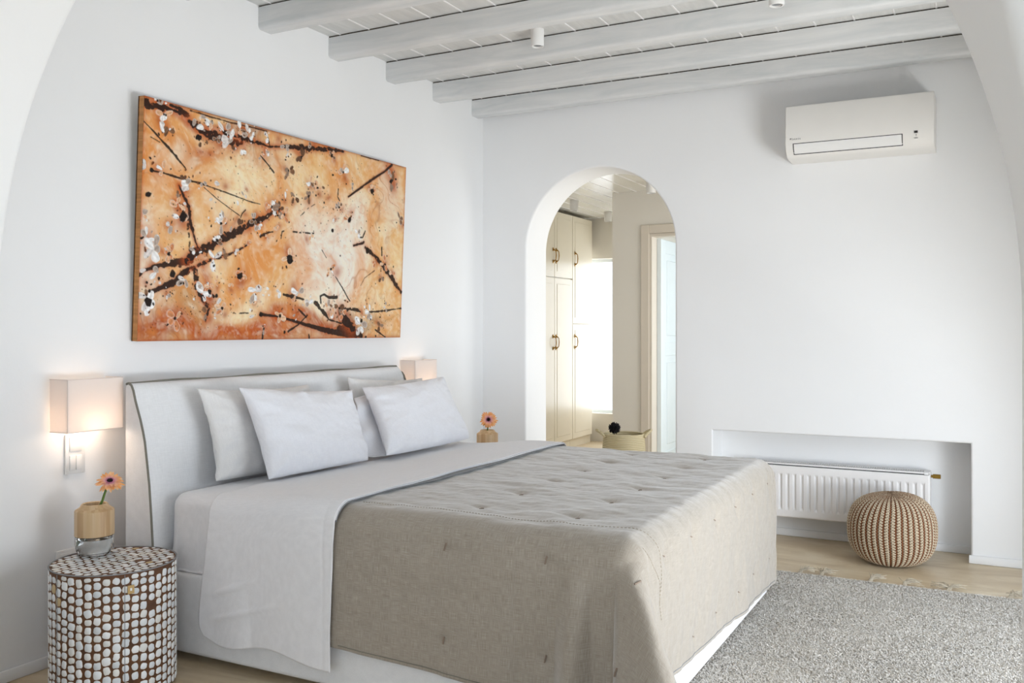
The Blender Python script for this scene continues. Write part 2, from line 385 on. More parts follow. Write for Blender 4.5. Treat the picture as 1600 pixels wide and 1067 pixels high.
# beams
BW = .10
for k, y in enumerate([-.157, -.64, -1.135, -1.65, -2.165, -2.68, -3.2, -3.72]):
    n = 90; xs = np.linspace(0.0, 3.75, n)
    prof = []
    w, h, r = BW, .104, .018
    for a in np.linspace(0, PI/2, 4): prof.append((-w/2+r-r*math.cos(a), -h+r-r*math.sin(a)))   # near bottom edge
    for a in np.linspace(0, PI/2, 4): prof.append((w/2-r+r*math.sin(a), -h+r-r*math.cos(a)))
    prof += [(w/2, 0), (-w/2, 0)]
    P = np.array(prof); m_ = len(P)
    X = np.repeat(xs[:, None], m_, 1); U = np.repeat(P[None, :, 0], n, 0); Z = np.repeat(P[None, :, 1], n, 0)
    wob = .005*nz(X*1.7+k*9, Z*0, 50+k, 4, 1.2); wz = .004*nz(X*1.3+k*5, Z*0, 90+k, 4, 1.2)
    rough = .0018*nz(X*9, (U+Z)*70, 70+k, 6, 2)
    yc = y+BW/2
    V = np.stack([X, yc+U+wob+rough*np.sign(U), CZ-.008+Z+np.where(Z < -.01, wz+rough, 0)], -1)
    F = [tuple(f) for f in gridfaces(n, m_, 0, True)] + [tuple(range(m_)), tuple((n-1)*m_+q for q in range(m_-1, -1, -1))]
    o = pyobj('ceiling_beam', V, F, M['beam'], None, 50)
    pos = ['lowest in the photo, tight against the wall above the arched doorway', 'second from the far wall, ending above the right bedside lamp',
           'third from the far wall, just beyond the ceiling spotlight', 'fourth from the far wall, nearer side of the ceiling spotlight',
           'fifth from the far wall, cut by the top edge of the picture', 'sixth from the far wall, only its wall end in view at the top', 'above the front arch, outside the view', 'above the front arch, outside the view']
    if k < 6: boxobj('crack_shade_strip', .0, 3.75, y+.009, y+BW-.009, CZ-.010, CZ+.002, M['gap'], o)  # dark strip set in the open crack, colouring in its shade
    tag(o, 'grey whitewashed ceiling beam, '+pos[k], 'ceiling beam', 'whitewashed ceiling beams')
    if k >= 6: bpy.data.objects.remove(o)

# ------------------------------------------------------------ hall behind the arched doorway
HZ = 2.47
struct(boxobj('wall_hall_left', -1.6, -1.42, .32, 4.2, 0, 2.6, M['plaster_hall']))
out = [(-1.6, 0), (-.78, 0), (-.78, 0), (3.0, 0), (3.0, 2.6), (-1.6, 2.6)]
bm = bmesh.new()
addbox(bm, -1.42, -1.08, 3.95, 4.1, 0, HZ); addbox(bm, .06, 2.8, 3.95, 4.1, 0, HZ)
addbox(bm, -1.08, .06, 3.95, 4.1, 0, .31); addbox(bm, -1.08, .06, 3.95, 4.1, 2.02, HZ)
struct(bmobj('wall_hall_far', bm, M['plaster_hall']))
bm = bmesh.new()
addbox(bm, .05, .40, 2.28, 2.40, 0, HZ); addbox(bm, .40, 1.2, 2.28, 2.40, 2.08, HZ); addbox(bm, 1.2, 2.6, 2.28, 2.40, 0, HZ)
addbox(bm, .05, .16, 2.40, 3.95, 0, HZ)
struct(bmobj('wall_hall_inner', bm, M['plaster_hall']))
struct(extrude_outline('wall_hall_right', [(.32, 0), (.6, 0), (.6, 2.1), (2.0, 2.1), (2.0, 0), (3.95, 0), (3.95, 2.6), (.32, 2.6)], 'x', 2.6, 2.75, M['plaster_hall'], .01, range(1, 5)))  # opening added for the hall side fill lamp
boards('ceiling', -1.42, 2.6, .32, 3.95, HZ, .17, M['plank_hall'], .006)
struct(boxobj('roof_slab', -1.6, 2.8, .32, 4.2, 2.6, 2.75, M['plaster_hall']))
t = struct(bpy.data.objects.new('window_1', None)); COL.objects.link(t); t.location = (-.33, 4.0, .31)
bm = bmesh.new()
for b_ in [(-1.08, -1.05, .31, 2.02), (.03, .06, .31, 2.02), (-1.05, .03, .31, .345), (-1.05, .03, 1.985, 2.02)]:
    addbox(bm, b_[0], b_[1], 4.04, 4.09, b_[2], b_[3])
bmobj('window_frame', bm, M['white_door'], t, None, (-.33, 4.0, .31))
# door frame + open door
t = struct(bpy.data.objects.new('trim_1', None)); COL.objects.link(t); t.location = (.8, 2.28, 0)
bm = bmesh.new(); e = .0
addbox(bm, .325, .402, 2.262, 2.28, 0, 2.165, .004, 1); addbox(bm, 1.198, 1.275, 2.262, 2.28, 0, 2.165, .004, 1); addbox(bm, .402, 1.198, 2.262, 2.28, 2.088, 2.165, .004, 1)
addbox(bm, .40, .425, 2.27, 2.41, 0, 2.085); addbox(bm, 1.175, 1.2, 2.27, 2.41, 0, 2.085); addbox(bm, .425, 1.175, 2.27, 2.41, 2.06, 2.085)
bmobj('door_casing', bm, M['door_frame'], t, None, (.8, 2.28, 0))
t = struct(bpy.data.objects.new('door_1', None)); COL.objects.link(t); dl = (.46, 2.42, 0); t.location = dl
bm = bmesh.new(); x0, x1 = .426, .464
addbox(bm, x0+.001, x1-.008, 2.42, 3.18, .02, 2.04)
for (a, b_, c, d) in [(2.412, 2.53, .01, 2.05), (3.09, 3.19, .01, 2.05), (2.53, 3.09, .01, .13), (2.53, 3.09, 1.0, 1.12), (2.53, 3.09, 1.93, 2.05)]:
    addbox(bm, x0, x1, a, b_, c, d, .002, 1)
for (c, d) in [(.19, .94), (1.18, 1.87)]: addbox(bm, x0, x1-.001, 2.59, 3.03, c, d, .006, 1)
bmobj('door_leaf', bm, M['white_door'], t, None, dl)
# wardrobes
def door_panel(bm, x, y0, y1, z0, z1):
    addbox(bm, x, x+.018, y0+.0025, y1-.0025, z0+.0025, z1-.0025, .002, 1)
    addbox(bm, x+.012, x+.021, y0+.06, y1-.06, z0+.06, z1-.06, .0025, 1)
def cab_handle(par, x, y, z, off):
    p = [(x, y, z-.058), (x+.012, y, z-.056), (x+.028, y, z-.042), (x+.032, y, z), (x+.028, y, z+.042), (x+.012, y, z+.056), (x, y, z+.058)]
    v, f = tube_geo(p, [.009, .007, .0045, .0055, .0045, .007, .009], 8)
    bm = bmesh.new(); vs = [bm.verts.new(q) for q in v]
    for ff in f: bm.faces.new([vs[q] for q in ff])
    addbox(bm, x-.002, x+.003, y-.011, y+.011, z+.042, z+.078, .002, 1); addbox(bm, x-.002, x+.003, y-.011, y+.011, z-.078, z-.042, .002, 1)
    return bmobj('handle', bm, M['brass'], par, 50, off)
XW = -.80
def wardrobe(label, y0, y1, doors):
    loc = (XW-.3, (y0+y1)/2, 0); t = thing('wardrobe', label, 'wardrobe', loc, 0, 'built-in wardrobes in the hall')
    bm = bmesh.new(); addbox(bm, -1.418, XW-.02, y0, y1, .09, 2.43); addbox(bm, -1.418, XW-.05, y0, y1, 0, .09)
    bmobj('carcass', bm, M['cream_door'], t, None, loc)
    boxobj('plinth', XW-.05, XW-.03, y0, y1, 0, .09, M['cream_door'], t, off=loc)
    for (a, b_, c, d, hy, hz) in doors:
        bm = bmesh.new(); door_panel(bm, XW-.018, a, b_, c, d); dd = bmobj('door', bm, M['cream_door'], t, None, loc)
        cab_handle(dd, XW+.003, hy, hz, loc)
    return t
wardrobe('cream hall wardrobe with two pairs of doors, left unit through the arch', 2.42, 3.31,
   [(2.42, 2.865, 1.765, 2.43, 2.83, 1.98), (2.865, 3.31, 1.765, 2.43, 2.90, 1.98), (2.42, 2.865, .09, 1.76, 2.83, 1.11), (2.865, 3.31, .09, 1.76, 2.90, 1.11)])
wardrobe('cream hall wardrobe with single door over single door, next to the bright window', 3.313, 3.86,
   [(3.313, 3.84, 1.30, 2.43, 3.37, 1.98), (3.313, 3.84, .09, 1.295, 3.37, 1.11)])
# basket
bc = (.395, 1.66, 0); t = thing('storage_basket', 'woven straw basket with two loop handles on the hall floor', 'basket', bc)
prof = [(.0, .004), (.15, .002), (.165, .02), (.178, .15), (.176, .28), (.168, .37), (.164, .385), (.156, .383), (.16, .36), (.168, .28), (.170, .15), (.155, .03), (.0, .02)]
lathe('body', prof, M['basket'], t, 48)
def handle_path(s): return [(s*.160+0, -.07, .36), (s*.185, -.055, .385), (s*.215, -.03, .405), (s*.225, 0, .41), (s*.215, .03, .405), (s*.185, .055, .385), (s*.16, .07, .36)]
R27 = Matrix.Rotation(math.radians(27.7), 3, 'Z')
for s in (-1, 1):
    pp = [tuple(R27 @ Vector(p)) for p in handle_path(s)]
    tubes('handle', [pp], .011, M['basket'], t)
t['label'] = 'woven straw basket with two loop handles on the hall floor through the arch'
V, F = [], []
for k in range(260):
    d = Vector(rng.normal(size=3)).normalized(); p0 = Vector((0, 0, 0)); p1 = d*(.042+.012*rng.random())
    v, f = tube_geo([p0, p0.lerp(p1, .6), p1], [.006, .006, .002], 4); b_ = len(V); V += [tuple(q) for q in v]; F += [tuple(i+b_ for i in ff) for ff in f]
o = pyobj('pompom', V, F, M['black_fluff'], None, 0); o.location = (.335, 1.60, .43)
tag(o, 'small black fluffy ball poking out of the straw basket', 'pompom')
V, F = lathe_geo([(0, .0), (.125, .0), (.135, .1), (.12, .16), (.05, .175), (0, .175)], 32)
o = pyobj('folded_towel', V, F, fabric('striped_beige_cloth', '#b9a98a', '#d8caa8'), None, 40); o.location = (.41, 1.67, .19)
tag(o, 'beige cloth filling the straw basket under the black fluffy ball', 'towel')

# ------------------------------------------------------------ bed
X1 = 2.17
bl = (1.2, -2.08, 0)
bed = thing('bed', 'white upholstered double bed with piped headboard below the painting', 'bed', bl)
bm = bmesh.new(); addbox(bm, .27, 2.172, -2.985, -1.175, .03, .335, .022, 4)
o = bmobj('base', bm, M['upholstery'], bed, 50, bl)
for (x, y) in [(.4, -2.85), (.4, -1.32), (1.75, -2.85), (1.75, -1.32)]:
    bm = bmesh.new(); addbox(bm, x-.035, x+.035, y-.035, y+.035, .001, .032, .004, 1); bmobj('leg', bm, M['dark'], bed, None, bl)
# headboard: tapered, upholstered
HY0, HY1 = -3.022, -1.203
prof = [(.132, .0), (.132, 1.02), (.138, 1.034), (.150, 1.038), (.165, 1.030), (.176, 1.010), (.187, .972), (.200, .938), (.214, .902), (.228, .858), (.2385, .8176), (.252, .73), (.263, .654), (.273, .54), (.281, .433), (.285, .3), (.285, .0)]
ys = np.linspace(HY0, HY1, 60); n = len(ys); P = np.array(prof); mlen = len(P)
V = np.zeros((n, mlen, 3))
for i, y in enumerate(ys):
    ds = min(y-HY0, HY1-y)
    e = 1-.35*max(0, 1-ds/.02)**2*.2
    drop = -.03*max(0, 1-(HY1-y)/.035)**2
    V[i, :, 0] = P[:, 0]; V[i, :, 1] = y; V[i, :, 2] = P[:, 1]+np.where(P[:, 1] > .9, drop, 0)
    V[i, 5:-1, 0] += .010*np.sin(PI*min(1, ds/.2)/2)
    V[i, :, 2] = np.maximum(V[i, :, 2], .03)
V[:, 3:, 0] += .003*nz(V[:, 3:, 1]*4, V[:, 3:, 2]*3, 5)
V = V.reshape(-1, 3)
F = [tuple(f) for f in gridfaces(n, mlen, 0, True)] + [tuple(range(mlen-1, -1, -1)), tuple((n-1)*mlen+q for q in range(mlen))]
hb = pyobj('headboard', V, F, M['upholstery'], bed, 50, bl)
# piping: up the front edge of each end and along the top
def pipe_side(y): return [(p[0]+.001, y, p[1]+.002) for p in reversed(prof[2:-1])]
def wob(pts, a=.002): return [(x+a*math.sin(7*z+20*y), y, z+a*math.sin(23*y)) for (x, y, z) in pts]
p1 = pipe_side(HY0-.002); p2 = pipe_side(HY1-.005)
top = [(.142+.002*math.sin(y*9), y, 1.040+.0025*math.sin(y*13)-(.03*max(0, 1-(HY1-y)/.035)**2)) for y in np.linspace(HY0, HY1-.004, 60)]
tubes('piping', [p1, top], .0045, M['piping'], hb, 6, bl)
tubes('piping', [[(x, y, z-.03*max(0, (z-.9)/.14)) for x, y, z in p2]], .0045, M['piping'], hb, 6, bl)

# mattress
o = boxobj('mattress', .30, 2.13, -2.975, -1.185, .335, .627, M['sheet'], None, .055, 6)
md = o.modifiers.new('sub', 'SUBSURF'); md.levels = 0; md.render_levels = 0
tag(o, 'thick mattress in a white fitted sheet lying on the bed base', 'mattress')
# give it gathers: rebuild as wavy shell
def rounded_box_shell(x0, x1, y0, y1, z0, z1, r, nper=340, wav=.004, seed=3):
    V = []; rings = []
    L = [(x0+r, y0, x1-r, y0, 0, -1), (x1, y0+r, x1, y1-r, 1, 0), (x1-r, y1, x0+r, y1, 0, 1), (x0, y1-r, x0, y0+r, -1, 0)]
    O, N = [], []
    cs = [(x1-r, y0+r, -PI/2), (x1-r, y1-r, 0), (x0+r, y1-r, PI/2), (x0+r, y0+r, PI)]
    for k in range(4):
        a = L[k]
        for q in range(70):
            t_ = q/69; O.append((a[0]+(a[2]-a[0])*t_, a[1]+(a[3]-a[1])*t_)); N.append((a[4], a[5]))
        c = cs[k]
        for q in range(1, 8):
            an = c[2]+PI/2*q/8; O.append((c[0]+r*math.cos(an), c[1]+r*math.sin(an))); N.append((math.cos(an), math.sin(an)))
    O = np.array(O); N = np.array(N); m_ = len(O)
    per = np.cumsum(np.r_[0, np.hypot(*(O[1:]-O[:-1]).T)])
    zr = [(z0, 0, 0), (z0+.01, -.004, .3)] + [(z0+(z1-z0-r)*k/8, 0, 1-.6*k/8) for k in range(1, 9)]
    for k in range(1, 7): a = PI/2*k/6; zr.append((z1-r+r*math.sin(a), -r*(1-math.cos(a)), .25*(1-k/6)))
    zr += [(z1+.002, -r-.08, 0), (z1+.004, -r-.3, 0), (z1+.004, -r-.6, 0)]
    for z, inn, w in zr:
        d = w*wav*(nz(per*9, per*0+z*4, seed, 6, 1.5)+.5*nz(per*30, per*0, seed+1, 4, 1))
        ins = np.minimum(-inn, .8)
        if inn < -r-.01:
            f_ = min(.97, -inn/.75); V.append(np.stack([O[:, 0]+(x0+x1-2*O[:, 0])/2*f_, O[:, 1]+(y0+y1-2*O[:, 1])/2*f_, np.full(m_, z)], -1)); continue
        V.append(np.stack([O[:, 0]+N[:, 0]*(inn+d), O[:, 1]+N[:, 1]*(inn+d), np.full(m_, z)], -1))
    V = np.array(V); F = [tuple(f) for f in gridfaces(len(zr), m_, 0, True)]
    F.append(tuple((len(zr)-1)*m_+q for q in range(m_)))
    F.append(tuple(range(m_-1, -1, -1)))
    return V.reshape(-1, 3), F
V, F = rounded_box_shell(.316, 2.15, -2.976, -1.182, .337, .627, .05, wav=.011)
me = bpy.data.meshes.new('mattress'); me.from_pydata(V.tolist(), [], F); smooth(me, 60); me.materials.append(M['sheet'])
old = o.data; o.modifiers.clear(); o.data = me; bpy.data.meshes.remove(old)

# draped cloths -------------------------------------------------
def drape_pos(s, t_, zt, y0, y1, x1, re=.08, foot=True, seed=0, amp=1.0, flare=.05, corner=1.0):
    """cloth coordinates -> world: over the rounded edges of the bed and straight down, extra cloth at the corner falling in a cone"""
    cx = np.minimum(s, x1-re) if foot else s
    cy = np.clip(t_, y0+re, y1-re)
    dx, dy = s-cx, t_-cy
    rho = np.hypot(dx, dy)+1e-9; ux, uy = dx/rho, dy/rho
    q = re*PI/2; a = np.minimum(rho, q)/re
    hang = np.maximum(rho-q, 0)
    outw = re*np.sin(a)+flare*hang; down = re*(1-np.cos(a))+hang
    al = np.arctan2(np.abs(dy), np.maximum(dx, 0))          # 0 = straight over the foot, pi/2 = straight over the side
    isc = (dx > 1e-6) & (np.abs(dy) > 1e-6)
    c = np.where(isc, np.sin(2*al), 0)
    cor = np.where(dy < 0, corner, .0)
    fold = (.52*c**1.1 + .10*np.sin(al*9+.6)*c)*cor
    outw = outw+hang*fold
    down = np.where(isc, np.where(dy < 0, down*(1-.22*c), (down-re)*(1-.30*c)+re), down)
    along = np.where(al > PI/4, s, t_); keep = np.where(isc, np.abs(np.cos(2*al)), 1)
    # vertical folds on the hanging parts, stronger lower down
    w = keep*amp*hang*(.05*nz(along*5, 0*along, seed+1, 5, 1.6)+.030*nz(along*17+hang*1.5, hang*2, seed+2, 4, 1.2))
    nearside = np.where((dy < -1e-6) & (s < x1-re+1e-9), 1, 0)*cor
    w = w-nearside*hang*(.20*np.exp(-((s-(x1-re-.02))/.04)**2)-.16*np.exp(-((s-(x1-re-.10))/.05)**2)-.10*np.exp(-((s-(x1-.22))/.05)**2)+.06*np.exp(-((s-(x1-.32))/.035)**2)-.05*np.exp(-((s-(x1-.42))/.05)**2))
    w = w-hang*.153*np.exp(-((al-PI/2)/.22)**2)*np.where(isc, 1, 0)*cor
    outw = outw+w
    outw = np.where(hang > 0, np.maximum(outw, re+np.minimum(hang*.1, .006)), outw)
    flat = 1-np.clip(hang*8, 0, 1)
    z = zt-down+flat*amp*.0035*nz(s*4, t_*5, seed+3, 7, 1.5)
    x = cx+ux*outw; y = cy+uy*outw
    z = np.where(z < .012, .012+.0*z, z)
    return x, y, z
def cloth_obj(name, s, t_, f, mat, thick, parent=None, off=None):
    n, m_ = s.shape; x, y, z = f(s, t_)
    P = np.stack([x, y, z], -1)
    if off is not None: P = P-np.array(off)
    me = fastmesh(name, P.reshape(-1, 3), gridfaces(n, m_)); o = link(name, me, mat, parent)
    uv = me.uv_layers.new(name='UVMap'); li = np.zeros(len(me.loops), np.int32); me.loops.foreach_get('vertex_index', li)
    uv.data.foreach_set('uv', np.stack([s.ravel()[li], t_.ravel()[li]], -1).astype(np.float32).ravel())
    # make sure normals face up/out
    nn = me.polygons[(n//2)*(m_-1)+m_//2].normal
    if nn.z < 0: me.flip_normals()
    md = o.modifiers.new('thickness', 'SOLIDIFY'); md.thickness = thick; md.offset = -1
    return o
# white top sheet folded back over the bed
ns, nt_ = 110, 420
tt = np.linspace(0, 1, nt_)
def sheet_grid():
    s = np.zeros((ns, nt_)); t_ = np.zeros((ns, nt_))
    for i in range(ns):
        a = i/(ns-1); x = .545+a*.605
        dn = .425+.075*a+.012*math.sin(a*9)        # hanging length on the near side, longer to the right
        y0 = -2.935-.126-dn; y1 = -1.225+.126+.33
        t_[i] = y0+(y1-y0)*tt; hangn = np.clip((-2.935-t_[i])/.5, 0, 1)
        rnd = .03*np.clip(1-(t_[i]-y0)/.05, 0, 1)**2*(1-a)**3
        s[i] = x+rnd+(1-a)*.012*np.sin(hangn*5)-(1-a)*.03*hangn-a*.012*hangn+a*.006*nz(t_[i]*4, 0*t_[i], 61, 4, 1.2)
    return s, t_
def fsheet(s, t_):
    up = np.clip((s-.56)/.50, 0, 1); up = up*up*(3-2*up)
    x, y, z = drape_pos(s, t_, .640+.033*up, -3.003-.030*up, -1.16+.030*up, 9, .08, False, 40, .95, .014, 0)
    cr = np.exp(-((z-.30-.35*(s-.62))/.012)**2)*np.clip((s-.56)/.05, 0, 1)*np.clip((.82-s)/.15, 0, 1)
    cr2 = np.exp(-((z-.20-.30*(s-.60))/.010)**2)*np.clip((s-.55)/.05, 0, 1)*np.clip((.95-s)/.2, 0, 1)
    y = y-np.where(t_ < -2.95, cr*.008+cr2*.005, 0)
    hem = np.exp(-((s-1.105)/.004)**2); z = z-.0015*hem*(t_ > -2.9); y = y+.002*hem*(t_ < -2.95)
    return x, y, z
s, t_ = sheet_grid()
o = cloth_obj('bed_sheet', s, t_, fsheet, M['sheet'], .003)
tag(o, 'smooth white top sheet turned back below the pillows and hanging over the bed side', 'sheet')
# blanket edge between sheet and coverlet, grey for the shade between folded layers
CX0 = 1.150
# linen coverlet
CT, CY0, CY1 = .655, -3.018, -1.145
tx = [1.57, 1.92, 2.27, 2.60]; ty = [-2.78+.29*k for k in range(-2, 6)]+[-1.04-.02, -.80]
def fcover(s, t_):
    x, y, z = drape_pos(s, t_, CT, CY0, CY1, 2.212, .085, True, 40, 1.0, .012, 1.0)
    # quilting dimples and the creases running between them
    e = 1e-3
    dep = np.zeros_like(s)
    for a in tx:
        for b_ in ty:
            if a > 2.3 and (b_ < -3.0 or b_ > -1.15): continue
            r2 = (s-a)**2+(t_-b_)**2
            dep += .007*np.exp(-r2/.025**2)+.004*np.exp(-r2/.07**2)
            dep += .0022*np.exp(-((t_-b_)+.15*(s-a))**2/.010**2)*np.exp(-np.abs(s-a)/.08)*(1-np.exp(-r2/.02**2))
    puff = .0032*nz(s*14, t_*14, 44, 8, 1.2)+.0013*nz(s*9, t_*34, 45, 8, 1.4)+.0008*nz(s*50, t_*26, 48, 9, 1.3)
    over = np.clip((np.abs(t_-(CY0+CY1)/2)-(CY1-CY0)/2+.08)/.1, 0, 1); overx = np.clip((s-2.125)/.1, 0, 1)
    d = puff-dep
    flat = (1-over)*(1-overx)
    z = z+d*flat
    y = y+d*over*(1-overx)*np.sign(t_-(CY0+CY1)/2)*.8
    x = x+d*overx
    return x, y, z
ns, nt_ = 330, 460
L_s = 2.12+.134+.395
s1 = np.linspace(1.08, L_s, ns)
ya = CY0+.085-.134-.385; yb = CY1-.085+.134+.36
s, t_ = np.meshgrid(s1, np.linspace(ya, yb, nt_), indexing='ij')
kf = np.clip((s-2.25)/.4, 0, 1); s = s+kf*(.012+.068*np.clip((t_+2.54)/1.31, -.15, 1.0))
hemx = .012*nz(t_*5, 0*t_, 60, 4, 1.2)
t_ = np.where(t_ < -2.9, t_-.04*np.clip((s-CX0)/1.0, 0, 1)*np.clip((-2.9-t_)/.5, 0, 1), t_)
cov = cloth_obj('coverlet', s, t_, fcover, M['linen'], .007)
tag(cov, 'taupe linen quilted coverlet draped over the foot of the bed', 'coverlet')
def on_cover(s, t_, lift=.0): 
    a = np.array([s]); b_ = np.array([t_]); x, y, z = fcover(a, b_); return np.array([x[0], y[0], z[0]])
def nrm_cover(s, t_):
    e = .004; p = on_cover(s, t_); a = on_cover(s+e, t_)-p; b_ = on_cover(s, t_+e)-p; n_ = np.cross(a, b_); n_ /= np.linalg.norm(n_)+1e-12
    return p, a/(np.linalg.norm(a)+1e-12), n_
# bar tacks of the quilting
k = 0
for a in tx:
    for b_ in ty:
        if a > 2.3 and (b_ < -3.0 or b_ > -1.15): continue
        if b_ < ya+.05 or b_ > yb-.05 or a > L_s-.04: continue
        p, tdir, n_ = nrm_cover(a, b_); d2 = np.cross(n_, tdir)
        side = b_ < -3.0
        dirv = (d2*.95+tdir*.25) if side else (tdir*.35+d2*.9); dirv = dirv/np.linalg.norm(dirv)
        h = .0125 if side else .009
        q0 = p+n_*.0015-dirv*h; q1 = p+n_*.003; q2 = p+n_*.0015+dirv*h
        tubes('bar_tack', [[tuple(q0), tuple(q1), tuple(q2)]], .0026 if side else .0018, M['thread'], cov, 6)
# stitched seam lines near the edges (short stitches on the surface)
V, F = [], []
def seam(path, pitch=.011, r=.0011):
    for i in range(0, len(path)-1):
        a = path[i]; b_ = path[i+1]; dd = math.hypot(b_[0]-a[0], b_[1]-a[1]); m_ = max(1, int(dd/pitch))
        for q in range(m_):
            f0 = q/m_; f1 = (q+.6)/m_
            P = []
            for f_ in (f0, f1):
                pp, _, nn_ = nrm_cover(a[0]+(b_[0]-a[0])*f_, a[1]+(b_[1]-a[1])*f_); P.append(tuple(pp+nn_*.0008))
            v, fc = tube_geo(P, r, 4); bb = len(V); V.extend([tuple(x) for x in v]); F.extend([tuple(i_+bb for i_ in ff) for ff in fc])
seam([(1.17, -2.90), (1.6, -2.895), (2.0, -2.90), (2.12, -2.86), (2.26, -2.84), (2.40, -2.85)])
seam([(2.21, -2.95), (2.33, -2.86), (2.45, -2.84)])
pyobj('seam_stitching', V, F, M['seam'], cov, 60)
# dark hem edge along the bottom of the coverlet
hem = []
for sx_ in np.linspace(CX0+.01, 2.08, 60):
    tq = ya+.0-.04*np.clip((sx_-CX0), 0, 1)*np.clip((-2.9-ya)/.5, 0, 1)+.012
    p, _, n_ = nrm_cover(sx_, tq); hem.append(tuple(p+np.array([0, -.0012, 0])))
tubes('hem_piping', [hem], .0016, M['piping'], cov, 5)
hem = []
for tq in np.linspace(-2.85, -1.25, 60):
    p, _, n_ = nrm_cover(L_s-.012+.012+.068*np.clip((tq+2.54)/1.31, -.15, 1.0), tq); hem.append(tuple(p+np.array([.001, 0, 0])))
tubes('hem_piping', [hem], .0013, M['grey_trim'], cov, 5)
# folded blanket edge, its lower layer coloured grey in place of fold shade
def fblank(s, t_, dz=0):
    return drape_pos(s, t_, .6655+dz, -3.024-dz, -1.138, 9, .08, False, 40, 1.0, .012, 0)
def blank_grid(seed, ext):
    s, t_ = np.meshgrid(np.linspace(0, 1, 24), np.linspace(-3.05, -1.20, 240), indexing='ij')
    e = CX0+ext*(np.clip(nz(t_*3.2, 0*t_, seed, 4, 1.2)+.55, .1, 1.4))*np.clip((t_+3.03)/.25, 0, 1)
    return 1.09+s*(e-1.09), t_
s, t_ = blank_grid(47, .034)
o = cloth_obj('blanket', s, t_, fblank, M['grey_trim'], .003)
s, t_ = blank_grid(49, .018)
cloth_obj('folded_layer', s, t_, lambda a, b_: fblank(a, b_, .0035), M['sheet'], .0025, o)
tag(o, 'thin blanket edge between sheet and coverlet, coloured grey for fold shade', 'blanket')

# ------------------------------------------------------------ pillows
def pillow(name, label, BL, BR, TL, TR, T, mat, seed, flange=False, group='pillows against the headboard'):
    BL, BR, TL, TR = [np.array(p, float) for p in (BL, BR, TL, TR)]
    c = (BL+BR+TL+TR)/4
    n, m_ = 90, 70
    u = np.linspace(-1, 1, n)[:, None]*np.ones((1, m_)); v = np.ones((n, 1))*np.linspace(-1, 1, m_)[None, :]
    # edges bow inwards, corners stay pinched out
    uu = u*(1-.07*(1-v*v)**1.0*np.abs(u)**3); vv = v*(1-np.where(v > 0, .10, -.03)*(1-u*u)**1.0*np.abs(v)**3)
    a = (uu+1)/2; b_ = (vv+1)/2
    P = ((1-a)*(1-b_))[..., None]*BL+(a*(1-b_))[..., None]*BR+((1-a)*b_)[..., None]*TL+(a*b_)[..., None]*TR
    nn = np.cross(BR-BL, TL-BL); nn /= np.linalg.norm(nn)
    if nn[0] < 0: nn = -nn
    pu = np.clip(1-np.abs(u)**2.6, 0, 1); pv = np.clip(1-np.abs(v)**2.6, 0, 1)
    th = T*(pu*pv)**.46
    belly = 1+.12*(-v)                                     # fuller at the bottom
    edge = np.exp(-((1-np.abs(u))/.25)**2)+np.exp(-((1-np.abs(v))/.25)**2)
    rad = np.arctan2(v, u)
    wr = (.007*nz(u*3, v*3, seed, 6, 1.3)+0.0014*nz(u*9+v*3, v*7-u*4, seed+9, 8, 1.3)+.012*edge*nz(rad*6, u*2+v*2, seed+1, 6, 1.6)*np.minimum(1, (1-np.maximum(np.abs(u), np.abs(v)))*6))
    front = P+nn*(th*belly+wr)[..., None]; back = P-nn*(th*belly*.8+wr*.6)[..., None]
    # soft ragged seam line
    ed = (np.maximum(np.abs(u), np.abs(v)) > .985)
    jit = .004*nz(rad*9, u*0, seed+4, 5, 1.5)
    front[ed] += (nn*jit[ed][:, None]); back[ed] = front[ed]-nn*.003
    rest = .655 if BL[0] > .5 else .636            # the pillow flattens where it rests on the bed
    front[..., 2] = np.maximum(front[..., 2], rest); back[..., 2] = np.maximum(back[..., 2], rest-.0005)
    V = np.concatenate([front.reshape(-1, 3), back.reshape(-1, 3)])-c
    g = gridfaces(n, m_)
    me = fastmesh('pillowcase', V, np.concatenate([g, g[:, ::-1]+n*m_]))
    bm = bmesh.new(); bm.from_mesh(me)
    be = [e_ for e_ in bm.edges if e_.is_boundary]
    bmesh.ops.bridge_loops(bm, edges=be); bmesh.ops.recalc_face_normals(bm, faces=bm.faces)
    for f_ in bm.faces: f_.smooth = True
    bm.to_mesh(me); bm.free()
    if flange:
        t = thing(name, label, 'pillow', tuple(c), 0, group); o = link('pillowcase', me, mat, t)
        # open end of the pillowcase: a loose flap standing off behind the near edge
        k1 = 26; q = np.linspace(-.96, .93, 60)
        VV = []
        for j in range(k1):
            f_ = j/(k1-1)
            for vq in q:
                b1 = (vq+1)/2; e0 = BL*(1-b1)+TL*b1; inn = (BR-BL)/np.linalg.norm(BR-BL)
                base = e0+inn*(.16+.03*math.sin(vq*3))-nn*(.03+.03*(1-vq*vq))
                tip = e0-inn*(.045*(1-vq*vq)+.0)-nn*(.055+.05*(1-vq)*.5+.012*math.sin(vq*8))
                VV.append(base*(1-f_)+tip*f_+nn*.02*math.sin(PI*f_)*(1-vq*vq))
        VV = np.array(VV); VV[:, 2] = np.maximum(VV[:, 2], .657); VV = VV-c
        fl = link('pillowcase_flap', fastmesh('pillowcase_flap', VV, gridfaces(k1, 60)), mat, t)
        md = fl.modifiers.new('thickness', 'SOLIDIFY'); md.thickness = .002
    else:
        t = link(name, me, mat); t.location = tuple(c); tag(t, label, 'pillow', group)
    return t
pillow('pillow', 'off-white pillow at the left end, leaning on the headboard behind the front one', (.385, -2.80, .650), (.385, -2.13, .650), (.275, -2.795, 1.012), (.275, -2.13, .99), .055, M['pillow_grey'], 100)
